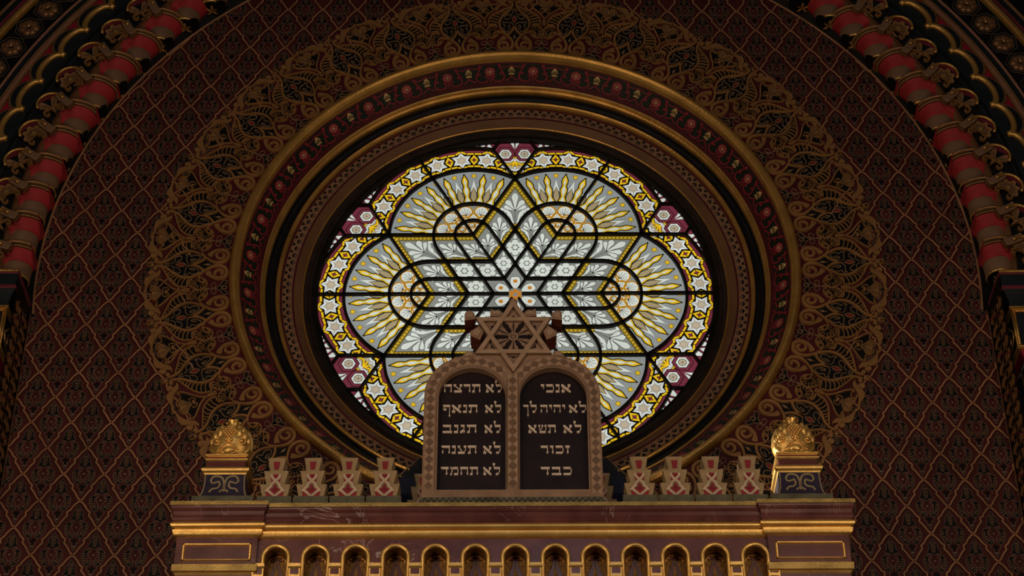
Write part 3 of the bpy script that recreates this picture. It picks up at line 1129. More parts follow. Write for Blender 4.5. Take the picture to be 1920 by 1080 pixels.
ea = .031
beads(ob(GA - ea, .01), ob(GA - ea, GA), .034)
beads(ob(.01, GA - ea), ob(GA, GA - ea), .034)
beads(ob(LM + ea, .02), ob(LM + ea, LM + ea + .015), .034)
beads(ob(.02, LM + ea), ob(LM + ea + .015, LM + ea), .034)
cuts = [0, LI, LM, GA]
for i in range(3):
    for j in range(3):
        al, be = (cuts[i] + cuts[i + 1]) / 2, (cuts[j] + cuts[j + 1]) / 2
        if i == 2:
            al = (LM + .045 + GA - .045) / 2 if j < 2 else al - .0
        if j == 2:
            be = (LM + .045 + GA - .045) / 2 if i < 2 else be - .0
        if i < 2 and j < 2:
            if i + j > 0:
                flower(al, be, 1.12 if i == j else .98)
        elif i == 2 and j == 2:
            leafy(al, be, 1.45)
        else:
            leafy(al, be, 1.0 if min(i, j) == 0 else 1.12, .92)
# heart of the window
for i in range(2):
    P = cr([ob(.03 + .0, .03), ob(.10, .02), ob(.13, .06), ob(.10, .10), ob(.06, .13), ob(.02, .10)], 2, True)
rb.fill(P, 'glass_white', 2 * e)
rb.ribbon(P, .004, 'lead_line', 2.5 * e, closed=True)
rb.disc(*ob(.075, .075), .018, 'glass_orange', 3 * e, n=8)
rb.disc(*ob(.02, .02), .02, 'glass_orange', 2.4 * e, n=8)

for k in range(6):
    t = math.radians(60 * k)
    c, s = math.cos(t), math.sin(t)
    rot = (lambda c, s: lambda V: np.c_[V[:, 0] * c - V[:, 1] * s, V[:, 0] * s + V[:, 1] * c, V[:, 2]])(c, s)
    for q in (lb, sb, kt, rb):
        gl.put(q, rot)
gl.build('stained_glass', win, fn=GW)
q = G()
q.lathe_y([(1.585, GY - .03), (1.560, GY - .035), (1.535, GY - .02), (1.532, GY + .01)], 'iron', 200)
q.build('iron_frame', win)

# ---- the great scalloped arch round the wall
ARCW = (ARC0[0], 0, WZ + ARC0[1])
arch = empty('trim_3', ARCW, kind='structure', label='great scalloped arch with red corbels, gilded scallops and rosettes', category='arch')
A0, A1 = -6.5, 186.5


def archband(name, prof, m, n=200, smooth=False):
    q = G()
    q.lathe_y(prof, m, n, A0, A1, smooth)
    return q.build(name, arch)


archband('gilded_edge', [(3.566, 0), (3.565, -.009), (3.572, -.014), (3.580, -.010)], 'lattice_gold')
archband('arch_soffit', [(3.575, -.005), (3.66, -.07), (3.76, -.15), (3.80, -.22), (3.80, -.26)], ['black_paint', 'scale_brown', 'scale_brown', 'scale_brown'])
archband('arch_face', [(3.80, -.24), (3.96, -.30), (4.05, -.325), (4.05, -.335), (4.205, -.335)], ['black_paint', 'blue_black', 'blue_black', 'relief_gold'])
archband('rose_band', [(4.195, -.345), (4.200, -.352), (4.203, -.352), (4.232, -.352), (4.236, -.352), (4.250, -.350), (4.258, -.340)], ['relief_gold', 'black_paint', 'rose_brown', 'black_paint', 'relief_gold', 'relief_gold'])
archband('black_band', [(4.256, -.345), (4.262, -.335), (4.305, -.335), (4.312, -.345), (4.322, -.345), (4.326, -.33)], ['black_paint', 'blue_black', 'rose_brown', 'rose_brown', 'rose_brown'])
archband('rosette_band', [(4.326, -.33), (4.600, -.33)], 'black_paint')
archband('gilded_roll', [(4.596, -.33), (4.602, -.36), (4.618, -.375), (4.640, -.375), (4.655, -.36), (4.660, -.33)], 'gilt', 200, True)
archband('outer_band', [(4.660, -.34), (4.672, -.345), (4.700, -.345), (4.75, -.34), (4.76, -.35), (4.772, -.35), (4.78, -.34), (5.3, -.34)], ['black_paint', 'hood_purple', 'blue_black', 'scale_brown', 'relief_gold', 'scale_brown', 'black_paint'])

# one cell of the front, its axis upright; (t, y, r)
P3 = lambda P, y: [(a, y, b) for a, b in P]
sc_o = [(.160 * math.cos(t), 4.052 + .135 * math.sin(t) ** .9) for t in [PI * i / 16 for i in range(17)]]
blk = G()
blk.prism(sc_o + [(-.160, 4.03), (.160, 4.03)], -.352, -.33, 'blue_black')
blk.tube([(a, -.352, b) for a, b in sc_o], .0045, 'scale_brown', 6)
sg3 = G()
g3 = [(.157 * math.cos(t), 4.000 + .098 * math.sin(t) ** .85) for t in [PI * i / 16 for i in range(17)]]
sg3.tube([(a, -.374, b) for a, b in g3], .025, 'gilt', 8)
sg3.prism(g3 + [(-.157, 3.97), (.157, 3.97)], -.362, -.30, 'blue_black')
tr = G()
h2 = 4.12 * math.radians(2.25)
tr.fill([(h2, 4.118), (h2 - .020, 4.160), (h2 - .075, 4.188), (h2 + .075, 4.188), (h2 + .020, 4.160)], 'triangle_red', 0)
tr.ribbon([(h2, 4.110), (h2 - .026, 4.160), (h2 - .09, 4.194), (h2 + .09, 4.194), (h2 + .026, 4.160)], .006, 'black_paint', .0005, closed=True)
tri_me = tr.mesh('red_triangle', lambda V: np.c_[V[:, 0], -.3365 - V[:, 2], V[:, 1]])
# small gilded arch with purple hollow
sa = G()
ap = [(.108 * math.cos(t), .100 * math.sin(t)) for t in [PI * i / 14 for i in range(15)]]
sa.tube([(a, -.345, b) for a, b in ap], .0115, 'gilt', 8)
sa.prism(ap, -.27, -.262, 'hood_purple')
for i in range(14):
    (a, b), (c, d) = ap[i], ap[i + 1]
    sa.add([(a, -.34, b), (c, -.34, d), (c * .93, -.268, d * .93), (a * .93, -.268, b * .93)], [(0, 1, 2, 3)], 'hood_purple')
# leaves


def petal(gb, x, z, ang, ln, w, m, y0=-.30, t=.022):
    c, s = math.cos(ang), math.sin(ang)
    P = [(0, 0), (.3 * ln, .55 * w), (.7 * ln, w), (ln, .35 * w), (1.02 * ln, 0), (ln, -.35 * w), (.7 * ln, -w), (.3 * ln, -.55 * w)]
    P = cr([(x + a * c - b * s, z + a * s + b * c) for a, b in P], 3, True)
    gb.fill(P, m, t, 0)
    Q = [(x + (a - x) * .62 + .13 * ln * c, z + (b - z) * .62 + .13 * ln * s) for a, b in P]
    gb.fill(Q, 'scale_brown', t + .001)
    gb.ribbon(P, .007, 'relief_line', t + .002, t - .004, closed=True)
    return y0


LEAFY = lambda V: np.c_[V[:, 0], -.29 - V[:, 2], V[:, 1]]
l5 = G()
for a, ln in ((90, .085), (40, .085), (140, .085), (-5, .09), (185, .09)):
    petal(l5, 0, -.01, math.radians(a), ln, .022, 'relief_gold')
l5.disc(0, -.01, .014, 'bright_gilt', .036, .0)
for sx in (1, -1):
    l5.ribbon(cr([(sx * .02, -.02), (sx * .05, -.035), (sx * .075, -.06), (sx * .06, -.085), (sx * .035, -.07)], 4), .015, 'relief_gold', .024, 0)
l2 = G()
for sx in (1, -1):
    petal(l2, sx * .005, -.02, math.radians(90 - sx * 42), .12, .027, 'relief_gold')
    l2.ribbon(cr([(sx * .01, -.02), (sx * .05, -.02), (sx * .085, -.045), (sx * .07, -.075), (sx * .045, -.062)], 4), .014, 'relief_gold', .024, 0)
    l2.ribbon(cr([(sx * .03, .04), (sx * .06, .035), (sx * .075, .055)], 4), .010, 'relief_line', .026, 0)
l2.fill([(-.018, -.02), (0, -.10), (.018, -.02)], 'relief_gold', .024, 0)
# slanted block
kb = G()
bp_ = [(-.076, -.034), (-.025, -.027), (.025, -.027), (.076, -.034), (.076, .027), (.025, .034), (-.025, .034), (-.076, .027)]
kb.prism([(b, a) for a, b in bp_], -.335, -.285, 'drum_brown', 'scale_brown')
kb.tube([(b * .93, -.336, a * .95) for a, b in bp_], .0045, 'relief_line', 5, True)
# corbel drum, stands upright
cb = G()
cb.lathe_z([(0, -.132), (.100, -.132), (.108, -.125), (.117, -.02), (.117, -.012), (0, -.012)], ['black_paint', 'black_paint', 'drum_brown', 'drum_brown', 'drum_brown'], 28)
hd = G()
hd.lathe_z([(0, -.014), (.117, -.014), (.126, .008), (.140, .034), (.162, .060), (.168, .072), (.174, .076), (.188, .082), (.192, .088), (.206, .092), (.212, .098), (.210, .106), (0, .112)],
           ['hood_red'] * 5 + ['black_paint', 'relief_gold', 'black_paint', 'scale_brown', 'relief_gold', 'scale_brown', 'scale_brown'], 32)
lp = G()
lp.lathe_z([(.096, -.134), (.103, -.138), (.111, -.133), (.112, -.122), (.103, -.118), (.096, -.134)], 'bright_gilt', 28)
lf = G()
for a in (-90, -35, -145, 35, 145):
    t = math.radians(a)
    lf.tube([(0, .02, -.135), (.035 * math.cos(t), .02 + .035 * math.sin(t), -.138), (.068 * math.cos(t), .02 + .068 * math.sin(t), -.134)], [.008, .014, .005], 'relief_gold', 6, False, .5)


def cut(me, p0, nrm, fill=None, droop=0):
    """the mesh sliced off along a plane (the corbels end flush with the edge of the wall)"""
    bm = bmesh.new()
    bm.from_mesh(me)
    bmesh.ops.remove_doubles(bm, verts=bm.verts, dist=1e-5)
    if droop:                              # the hood hangs lower on its outer side
        for v_ in bm.verts:
            d_ = v_.co.x * droop * (1 if v_.co.x * droop > 0 else 0)
            v_.co.z -= max(0.0, d_ - .035) * .75
    r_ = bmesh.ops.bisect_plane(bm, geom=bm.verts[:] + bm.edges[:] + bm.faces[:], plane_co=p0, plane_no=nrm, clear_inner=True)
    ed = [g_ for g_ in r_['geom_cut'] if isinstance(g_, bmesh.types.BMEdge)]
    if fill is not None and ed:
        nf_ = bmesh.ops.triangle_fill(bm, edges=ed, use_beauty=True)
        for g_ in nf_['geom']:
            if isinstance(g_, bmesh.types.BMFace):
                g_.material_index = fill
                g_.smooth = False
    m2 = me.copy()
    bm.to_mesh(m2)
    bm.free()
    return m2


me_ = dict(blk=blk.mesh('black_scallop'), g3=sg3.mesh('gilded_scallop'), sa=sa.mesh('small_gilded_arch'), l5=l5.mesh('leaf_ornament', LEAFY), l2=l2.mesh('leaf_ornament', LEAFY),
           kb=kb.mesh('slanted_block'), cb=cb.mesh('corbel'), hd=hd.mesh('red_hood'), lp=lp.mesh('gilded_lip'), lf=lf.mesh('leaf_underside'))


def child(name, me, par, loc=(0, 0, 0), ry=0.0, sx=1.0):
    o = bpy.data.objects.new(name, me)
    COL.objects.link(o)
    o.parent = par
    o.location = loc
    o.rotation_euler = (0, ry, 0)
    o.scale = (sx, 1, 1)
    return o


for side in (1, -1):
    for k in range(-7, 9):
        th = 30.1 + 4.45 * k
        dirn = lambda a: math.radians(90 - a) * side              # turn of an upright axis towards angle a
        pol = lambda a, r, y=0.0: (side * r * math.cos(math.radians(a)), y, r * math.sin(math.radians(a)))
        child('black_scallop', me_['blk'], arch, ry=dirn(th), sx=side)
        child('gilded_scallop', me_['g3'], arch, ry=dirn(th), sx=side)
        child('red_triangle', tri_me, arch, ry=dirn(th), sx=side)
        up = th + .55 * (90 - th)
        child('small_gilded_arch', me_['sa'], arch, pol(th, 3.855), dirn(up), side)
        child('leaf_ornament', me_['l5' if k % 2 else 'l2'], arch, pol(th, 3.862), dirn(up - 6), side)
        child('slanted_block', me_['kb'], arch, pol(th + 1.25, 3.785), dirn(th + 24), side)
        px_, py_, pz_ = pol(th + .5, 3.705, -.095)
        cn, sn = math.cos(math.radians(th + .5)), math.sin(math.radians(th + .5))
        nr_ = Vector((side * cn, 0, sn))
        p0_ = nr_ * (3.578 - 3.705)
        cbo = child('corbel', cut(me_['cb'], p0_, nr_, 0), arch, (px_, py_, pz_))
        for nm, q, fl_ in (('red_hood', 'hd', 0), ('gilded_lip', 'lp', 0), ('leaf_underside', 'lf', None)):
            child(nm, cut(me_[q], p0_, nr_, fl_, side if nm == 'red_hood' else 0), cbo)
# rosettes
ro = G()
for i in range(7):
    t = 2 * PI * i / 7 + PI / 2
    ro.ball((.047 * math.cos(t), -.335, .047 * math.sin(t)), .036, 'rosette_gold', 10, 6, (1, .55, 1))
    ro.tube([(.012 * math.cos(t), -.358, .012 * math.sin(t)), (.062 * math.cos(t), -.3545, .062 * math.sin(t))], .0022, 'scale_brown', 5)
ro.ball((0, -.355, 0), .012, 'bright_gilt', 8, 6)
wob = lambda r: [(r * (1 + .06 * math.cos(7 * t)) * math.cos(t + PI / 2), -.3315, r * (1 + .06 * math.cos(7 * t)) * math.sin(t + PI / 2)) for t in [2 * PI * i / 42 for i in range(42)]]
ro.tube(wob(.086), .003, 'outline_tan', 5, True)
ro.tube([(x * 1.28, y, z * 1.28) for x, y, z in wob(.086)], .0024, 'outline_tan', 5, True)
rme = ro.mesh('rosette')
for side in (1, -1):
    for k in range(-3, 13):
        a = 26.6 + 3.1 * k
        child('rosette', rme, arch, (side * 4.466 * math.cos(math.radians(a)), 0, 4.466 * math.sin(math.radians(a))), math.radians(90 - a) * side, side)

# ---- leaf-painted jambs below the arch and the column capitals
for side, X, nm in ((-1, -3.632, 'trim_4'), (1, 3.530, 'trim_5')):
    q = G()
    jm = lambda V, X=X, side=side: np.c_[X - side * V[:, 2] * 1.0, -V[:, 0], V[:, 1]]   # (depth from the wall, z, out)
    q.fill([(0, -WZ), (.43, -WZ), (.43, -.45), (0, -.45)], 'black_paint', 0)
    for i in range(30):
        z = -.60 - .112 * i
        q.fill(cr([(.03, z), (.08, z + .030), (.15, z + .018), (.205, z + .040), (.19, z), (.21, z - .035), (.14, z - .020), (.08, z - .040)], 3, True), 'relief_gold', .001)
        q.fill(cr([(.40, z - .03), (.36, z + .010), (.30, z), (.235, z + .022), (.25, z - .025), (.23, z - .062), (.30, z - .052), (.36, z - .075)], 3, True), 'relief_gold', .001)
        q.disc(.12, z + .050, .016, 'relief_gold', .001, n=8)
        q.disc(.32, z + .028, .016, 'relief_gold', .001, n=8)
        if i % 3 == 0:
            q.ribbon([(.0, z + .06), (.14, z - .02), (.29, z - .10), (.43, z - .18)], .010, 'hood_purple', .002)
    q.fill([(.0, -.45), (.022, -.45), (.022, -WZ), (0, -WZ)], 'lattice_gold', .006)
    ob_ = q.build(nm, None, CW, fn=jm, kind='structure', label=('left' if side < 0 else 'right') + ' jamb strip painted with gold leaves on black', category='jamb')
    # column with its capital
    lft = side < 0
    nm_ = 'left' if lft else 'right'
    zo = .045 if lft else 0.0
    xb = 3.598 if not lft else 3.700
    t = empty('column', (CW[0] + side * 4.2, -.22, 0), label='dark column with gilt edged blue black capital at ' + nm_ + ' picture edge', category='column')
    CL = (-side * 4.2, .22, WZ)

    def cl(name, prof, m, par=t):
        q = G()
        if side > 0:
            q.loft(xb, 4.85, -.385, -.012, prof, m)
        else:
            q.loft(-4.85, -xb, -.385, -.012, prof, m)
        return q.build(name, par, CL)
    Z = lambda z: z + zo
    cl('abacus', [(Z(-.405), .058), (Z(-.415), .066), (Z(-.435), .066), (Z(-.445), .058), (Z(-.545), .058), (Z(-.57), .066), (Z(-.578), .060)], ['hood_purple', 'hood_purple', 'hood_purple', 'blue_black', 'hood_purple', 'hood_purple'])
    q = G()
    q.tube([(side * (xb - .066), -.452, Z(-.425)), (side * 4.85, -.452, Z(-.425))], .011, 'gilt', 8)
    q.build('gilded_lip', t, CL)
    cl('cavetto', [(Z(-.576), .058), (Z(-.61), .036), (Z(-.65), .020), (Z(-.70), .012)], 'blue_black')
    cl('gilded_roll', [(Z(-.698), .012), (Z(-.704), .022), (Z(-.718), .022), (Z(-.726), .006)], 'gilt')
    blkp = cl('capital_block', [(Z(-.724), 0), (Z(-1.05), 0)], 'blue_black')
    cl('rose_cavetto', [(Z(-1.05), .004), (Z(-1.062), .004), (Z(-1.066), -.012), (Z(-1.13), -.040), (Z(-1.132), -.034), (Z(-1.146), -.034)], ['gilt', 'gilt', 'triangle_red', 'gilt', 'gilt'])
    cl('shaft', [(Z(-1.146), -.045), (-WZ, -.045)], 'blue_black')
    # gilt frames and a boss on the inner face and on the front of the block
    fr = G()
    w = .011

    def sidebar(d0, z0, d1, z1):
        xs = side * xb
        fr.tube([(xs, -d0, z0), (xs, -d1, z1)], w, 'gilt', 6)
    za, zb_ = Z(-.735), Z(-1.04)
    for a, b_, c, d in ((.375, za, .375, zb_), (.375, zb_, .02, zb_), (.02, zb_, .02, za), (.02, za, .375, za)):
        sidebar(a, b_, c, d)
    dm = [(.20, za - .03), (.33, (za + zb_) / 2), (.20, zb_ + .03), (.07, (za + zb_) / 2)]
    for i in range(4):
        sidebar(*dm[i], *dm[(i + 1) % 4])
    for i in range(5):
        fx = side * (xb + .012 + .115 * i)
        fr.tube([(fx, -.387, za), (fx, -.387, zb_)], w, 'gilt', 6)
    fr.tube([(side * xb, -.387, za), (side * 4.8, -.387, za)], w, 'gilt', 6)
    fr.tube([(side * xb, -.387, zb_), (side * 4.8, -.387, zb_)], w, 'gilt', 6)
    fr.build('gilt_frame', blkp)
    bo = G()
    bo.ball((side * xb, -.20, (za + zb_) / 2), .06, 'rosette_gold', 10, 7, (.45, .7, 1.1))
    bo.build('boss', blkp)
    sh = G()
    for i in range(4):
        fx = side * (xb + .05 + .13 * i)
        sh.tube([(fx, -.345, Z(-1.15)), (fx, -.345, -6.0)], .012, 'gilt', 6)
    sh.tube([(side * (xb + .045), -.20, Z(-1.15)), (side * (xb + .045), -.20, -6.0)], .010, 'gilt', 6)
    sh.build('gilded_reed', t, CL)

# ================================================================== THE ARK AND WHAT STANDS ON IT
TZ = -2.780                                    # top of the ark's cornice


def thing(name, base, label, cat, group=None):
    tg = dict(label=label, category=cat)
    if group:
        tg['group'] = group
    return empty(name, (base[0], base[1], WZ + base[2]), **tg)


def part(gb, name, par, base, **k):
    return gb.build(name, par, (-base[0], -base[1], -base[2]), **k)


AB = (-.02, -.6, -WZ)
ark = thing('torah_ark', AB, 'dark red marble ark front with gilded mouldings and arched frieze', 'ark')
zl = lambda py, Y=-1.2: at(960, py, Y)[1]
# moulding profile (z, outward step); shared by the corner blocks and the middle
PROF = [(TZ, .056), (-2.808, .056), (-2.810, .049), (-2.820, .047), (-2.830, .049), (-2.836, .044), (-2.842, .036), (-2.865, .031), (-2.882, .036), (-2.892, .038), (-2.902, .034), (-2.913, .022)]
PM = ['gilt_flat', 'ark_marble'] + ['ark_marble'] * 9
GP = [(-2.912, .020)] + [(-2.935 + .021 * math.cos(PI * k / 10), .022 + .020 * math.sin(PI * k / 10)) for k in range(11)] + [(-2.957, .016), (-2.963, .016)]
GP2 = [(-2.962, .020), (-2.966, .026)] + [(-2.968 - .040 * math.sin(PI / 2 * k / 8), .004 + .024 * math.cos(PI / 2 * k / 8)) for k in range(9)] + [(-3.010, 0.0)]
XL0, XL1, XR0, XR1 = -2.118, -1.612, 1.574, 2.080
YC, YM = -1.190, -1.160                        # corner and middle front
g = G()
g.box(XL0 + .01, XR1 - .01, -1.12, -.012, -WZ, -3.5, 'ark_marble')
g.box(XL0 - .04, XR1 + .04, -1.14, -.012, TZ - .02, TZ, 'slab_green')
part(g, 'ark_body', ark, AB)
g = G()
g.loft(XL1, XR0, YM, -.5, PROF, PM, sides=False)
mid = part(g, 'cornice_moulding', ark, AB)
for P in (GP, GP2):
    g = G()
    g.loft(XL1, XR0, YM, -.5, P, 'ark_gilt', sides=False)
    part(g, 'gilded_moulding', ark, AB)
for x0, x1 in ((XL0, XL1), (XR0, XR1)):
    cbk = G()
    cbk.loft(x0, x1, YC, -.5, PROF, PM)
    cbk.loft(x0, x1, YC, -.5, [(-3.008, 0), (-3.200, 0)], 'ark_marble')
    blo = part(cbk, 'corner_block', ark, AB)
    for P in (GP, GP2):
        g = G()
        g.loft(x0, x1, YC, -.5, P, 'ark_gilt')
        g.build('gilded_moulding', blo)
    g = G()
    g.loft(x0, x1, YC, -.5, [(-3.200, .008), (-3.204, .012), (-3.248, .010), (-3.254, -.002), (-3.268, -.012)], ['ark_gilt', 'gilt_flat', 'ark_gilt', 'ark_gilt'])
    g.loft(x0 + .012, x1 - .012, YC + .012, -.5, [(-3.268, 0), (-3.303, 0)], 'ark_marble')
    g.loft(x0 + .012, x1 - .012, YC + .012, -.5, [(-3.303, .004), (-3.318, .004), (-3.323, -.02)], 'ark_gilt')
    g.loft(x0 + .03, x1 - .03, YC + .03, -.5, [(-3.323, 0), (-3.6, 0)], 'ark_marble')
    g.build('lower_moulding', blo)
    g = G()
    fx0, fx1, fz0, fz1 = x0 + .040, x1 - .030, -3.178, -3.053
    wv = .020
    for a, b_, c, d in ((fx0, fx1, fz1 - wv, fz1), (fx0, fx1, fz0, fz0 + wv * .7), (fx0, fx0 + wv, fz0, fz1), (fx1 - wv, fx1, fz0, fz1)):
        vsx = [(a, YC, c), (b_, YC, c), (b_, YC, d), (a, YC, d)]
        i_ = .006
        vs2 = [(a + i_, YC - .012, c + i_), (b_ - i_, YC - .012, c + i_), (b_ - i_, YC - .012, d - i_), (a + i_, YC - .012, d - i_)]
        g.add(vsx + vs2, [(4, 5, 6, 7), (0, 1, 5, 4), (1, 2, 6, 5), (2, 3, 7, 6), (3, 0, 4, 7)], 'ark_gilt')
    g.build('panel_frame', blo)

# frieze with thirteen round-headed niches
NX0, NST, NN = -1.4935, .24870, 13
NR, NSP, NBOT, YF, ND = .068, -3.142, -3.52, -1.160, .095
g = G()
for i in range(NN):
    xc = NX0 + NST * i
    a, b_ = xc - NST / 2, xc + NST / 2
    if i == 0:
        a = XL1
    if i == NN - 1:
        b_ = XR0
    hd_ = arc(xc, NSP, NR, 0, 180, 18)
    P = [(a, NBOT), (a, -3.006), (b_, -3.006), (b_, NBOT), (xc + NR, NBOT)] + hd_ + [(xc - NR, NBOT)]
    g.add([(x, YF, z) for x, z in P], [tuple(range(len(P)))[::-1]], 'ark_marble')
part(g, 'frieze', ark, AB)
nf, nb, nr = G(), G(), G()
hd_ = arc(0, 0, NR + .012, 0, 180, 18)
nf.tube([(NR + .012, YF - .008, NBOT - NSP)] + [(x, YF - .008, z) for x, z in hd_] + [(-NR - .012, YF - .008, NBOT - NSP)], .0145, 'ark_gilt', 8)
hd_ = arc(0, 0, NR, 0, 180, 18)
pth = [(NR, NBOT - NSP)] + hd_ + [(-NR, NBOT - NSP)]
for i in range(len(pth) - 1):
    (a, b_), (c, d) = pth[i], pth[i + 1]
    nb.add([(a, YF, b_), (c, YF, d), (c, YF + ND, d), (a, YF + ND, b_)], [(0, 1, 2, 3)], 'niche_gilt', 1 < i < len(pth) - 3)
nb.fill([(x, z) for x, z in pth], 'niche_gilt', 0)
nb.v = [v if k < 4 * (len(pth) - 1) else (v[0], YF + ND - .001, v[1]) for k, v in enumerate(nb.v)]
nr.ribbon(arc(0, 0, NR - .012, 8, 172, 16), .006, 'ark_gilt', .010, 0)
for sx in (1, -1):
    nr.fill(cr([(sx * .007, .040), (sx * .010, .020), (sx * .024, -.03), (sx * .048, -.085), (sx * .056, -.17), (sx * .014, -.17), (sx * .016, -.10), (sx * .008, -.05), (sx * .003, -.01)], 3, True), 'ark_marble', .008, 0)
    nr.disc(sx * .022, .036, .011, 'ark_marble', .009, 0, 10)
    nr.ribbon(cr([(sx * .008, .045), (sx * .022, .052), (sx * .036, .040), (sx * .030, .026)], 3), .006, 'ark_gilt', .012, 0)
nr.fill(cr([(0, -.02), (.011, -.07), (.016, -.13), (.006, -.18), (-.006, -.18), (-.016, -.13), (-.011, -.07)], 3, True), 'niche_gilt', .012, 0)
nfm, nbm, nrm = nf.mesh('niche_arch'), nb.mesh('niche'), nr.mesh('niche_relief', lambda V: np.c_[V[:, 0], YF + ND - .002 - V[:, 2], V[:, 1]])
for i in range(NN):
    o = child('niche', nbm, ark, (NX0 + NST * i - AB[0], -AB[1], NSP - AB[2]))
    child('niche_arch', nfm, o)
    child('niche_relief', nrm, o)
pc, pp = G(), G()
pc.prism([(-.040, -.008), (-.036, .012), (.036, .012), (.040, -.008)], YF - .030, YF, 'ark_gilt')
pc.loft(-.040, .040, YF - .030, YF, [(-.008, 0), (-.016, .002), (-.024, -.006)], 'ark_gilt')
pp.box(-.034, .034, YF - .024, YF, -.35, -.024, 'ark_marble')
for x in (-.031, .031):
    pp.box(x - .004, x + .004, YF - .028, YF, -.35, -.024, 'ark_gilt')
pp.box(-.034, .034, YF - .029, YF, -.085, -.066, 'ark_gilt')
pcm, ppm = pc.mesh('pilaster_cap'), pp.mesh('pilaster')
for i in range(NN + 1):
    xc = NX0 + NST * (i - .5) + (.022 if i == 0 else -.018 if i == NN else 0)
    o = child('pilaster', ppm, ark, (xc - AB[0], -AB[1], -3.204 - AB[2]))
    child('pilaster_cap', pcm, o)

# ---- tablets of the law
TY = -1.14
TB = (-.018, -1.07, TZ)
tab = thing('tablets_of_the_law', TB, 'twin round-headed stone tablets with gilt Hebrew lines and star crest', 'tablets')
TL, TR = (-.284, .315), (.250, .310)
fr, inl = G(), G()
for (cx, Ro), Xo, xm in ((TL, -.599, -.017), (TR, .560, -.017)):
    Ri, zs, zb_ = .221, -1.934, -2.645
    inner, outr, mids = [], [], []
    NA = 40
    seq = [(-1, z) for z in np.linspace(zb_, zs, 6)] + [('a', 180 - 180 * i / NA) for i in range(1, NA)] + [(1, z) for z in np.linspace(zs, zb_, 6)]
    for a, b_ in seq:
        if a == 'a':
            c, s = math.cos(math.radians(b_)), math.sin(math.radians(b_))
            pi_, po = (cx + Ri * c, zs + Ri * s), (cx + Ro * c, -1.925 + Ro * s)
        else:
            pi_, po = (cx + a * Ri, b_), (cx + a * Ro, b_ if b_ > zb_ + .001 else b_)
        if cx < xm:
            po = (min(po[0], xm), po[1])
        else:
            po = (max(po[0], xm), po[1])
        inner.append(pi_)
        outr.append(po)
    for i in range(len(inner) - 1):
        fr.add([(*[inner[i][0]], TY, inner[i][1]), (inner[i + 1][0], TY, inner[i + 1][1]), (outr[i + 1][0], TY, outr[i + 1][1]), (outr[i][0], TY, outr[i][1])], [(0, 1, 2, 3)], 'tablet_stone')
        fr.add([(inner[i][0], TY, inner[i][1]), (inner[i + 1][0], TY, inner[i + 1][1]), (inner[i + 1][0], TY + .055, inner[i + 1][1]), (inner[i][0], TY + .055, inner[i][1])], [(0, 1, 2, 3)], 'tablet_stone')
        fr.add([(outr[i][0], TY, outr[i][1]), (outr[i + 1][0], TY, outr[i + 1][1]), (outr[i + 1][0], TY + .17, outr[i + 1][1]), (outr[i][0], TY + .17, outr[i][1])], [(0, 1, 2, 3)], 'tablet_stone')
        fr.add([(p[0], TY + .17, p[1]) for p in (inner[i], inner[i + 1], outr[i + 1], outr[i])], [(0, 1, 2, 3)], 'tablet_stone')
    xa, xb_ = sorted((Xo, xm))
    fr.box(xa, xb_, TY, TY + .17, TZ, -2.645, 'tablet_stone')
    q = G()
    q.prism([(x, z) for x, z in inner], TY + .055, TY + .16, 'tablet_black')
    part(q, 'tablet_panel', tab, TB)
    # inlaid lozenges running round the frame
    mid_ = [((a[0] * .45 + b_[0] * .55), (a[1] * .45 + b_[1] * .55)) for a, b_ in zip(inner, outr)]
    acc, nxt = 0, .03
    for i in range(len(mid_) - 1):
        (x0, z0), (x1, z1) = mid_[i], mid_[i + 1]
        l = math.hypot(x1 - x0, z1 - z0)
        while nxt <= acc + l:
            t_ = (nxt - acc) / l
            if min(abs(outr[i][0] - xm), abs(outr[i + 1][0] - xm)) < .004:
                nxt += .0655
                continue
            x, z = x0 + (x1 - x0) * t_, z0 + (z1 - z0) * t_
            dx, dz = (x1 - x0) / l, (z1 - z0) / l
            nx, nz = -dz, dx
            a_ = .030
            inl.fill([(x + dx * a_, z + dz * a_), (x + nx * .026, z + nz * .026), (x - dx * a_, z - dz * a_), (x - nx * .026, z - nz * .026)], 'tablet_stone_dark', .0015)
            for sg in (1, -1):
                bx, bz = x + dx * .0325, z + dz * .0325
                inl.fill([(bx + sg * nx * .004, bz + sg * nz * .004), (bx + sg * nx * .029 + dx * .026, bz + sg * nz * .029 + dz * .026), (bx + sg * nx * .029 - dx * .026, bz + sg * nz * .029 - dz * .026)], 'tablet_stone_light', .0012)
            nxt += .0655
        acc += l
    q_ = [(a[0] + (b_[0] - a[0]) * .12, a[1] + (b_[1] - a[1]) * .12) for a, b_ in zip(inner, outr)]
    inl.ribbon(q_, .006, 'tablet_stone_dark', .0012)
part(fr, 'stone_frame', tab, TB)
for i in range(13):
    z = -2.60 + .0655 * i
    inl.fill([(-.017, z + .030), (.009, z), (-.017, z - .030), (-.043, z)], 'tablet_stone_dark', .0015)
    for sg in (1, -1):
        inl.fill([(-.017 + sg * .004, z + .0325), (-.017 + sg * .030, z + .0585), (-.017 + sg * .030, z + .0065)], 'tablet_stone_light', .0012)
for x in (-.054, .020):
    inl.ribbon([(x, -2.64), (x, -1.80)], .005, 'tablet_stone_dark', .0012)
for i in range(30):                      # zigzag foot
    x = -.575 + .0385 * i
    inl.ribbon([(x - .019, -2.742), (x, -2.712), (x + .019, -2.742)], .007, 'tablet_black', .0135)
INL = lambda V: np.c_[V[:, 0] - TB[0], TY - V[:, 2] - TB[1], V[:, 1] - TB[2]]
inl.build('inlay', tab, fn=INL)
q = G()
q.box(-.605, .566, TY - .012, TY + .19, TZ, -2.705, 'slab_green')
part(q, 'foot_slab', tab, TB)

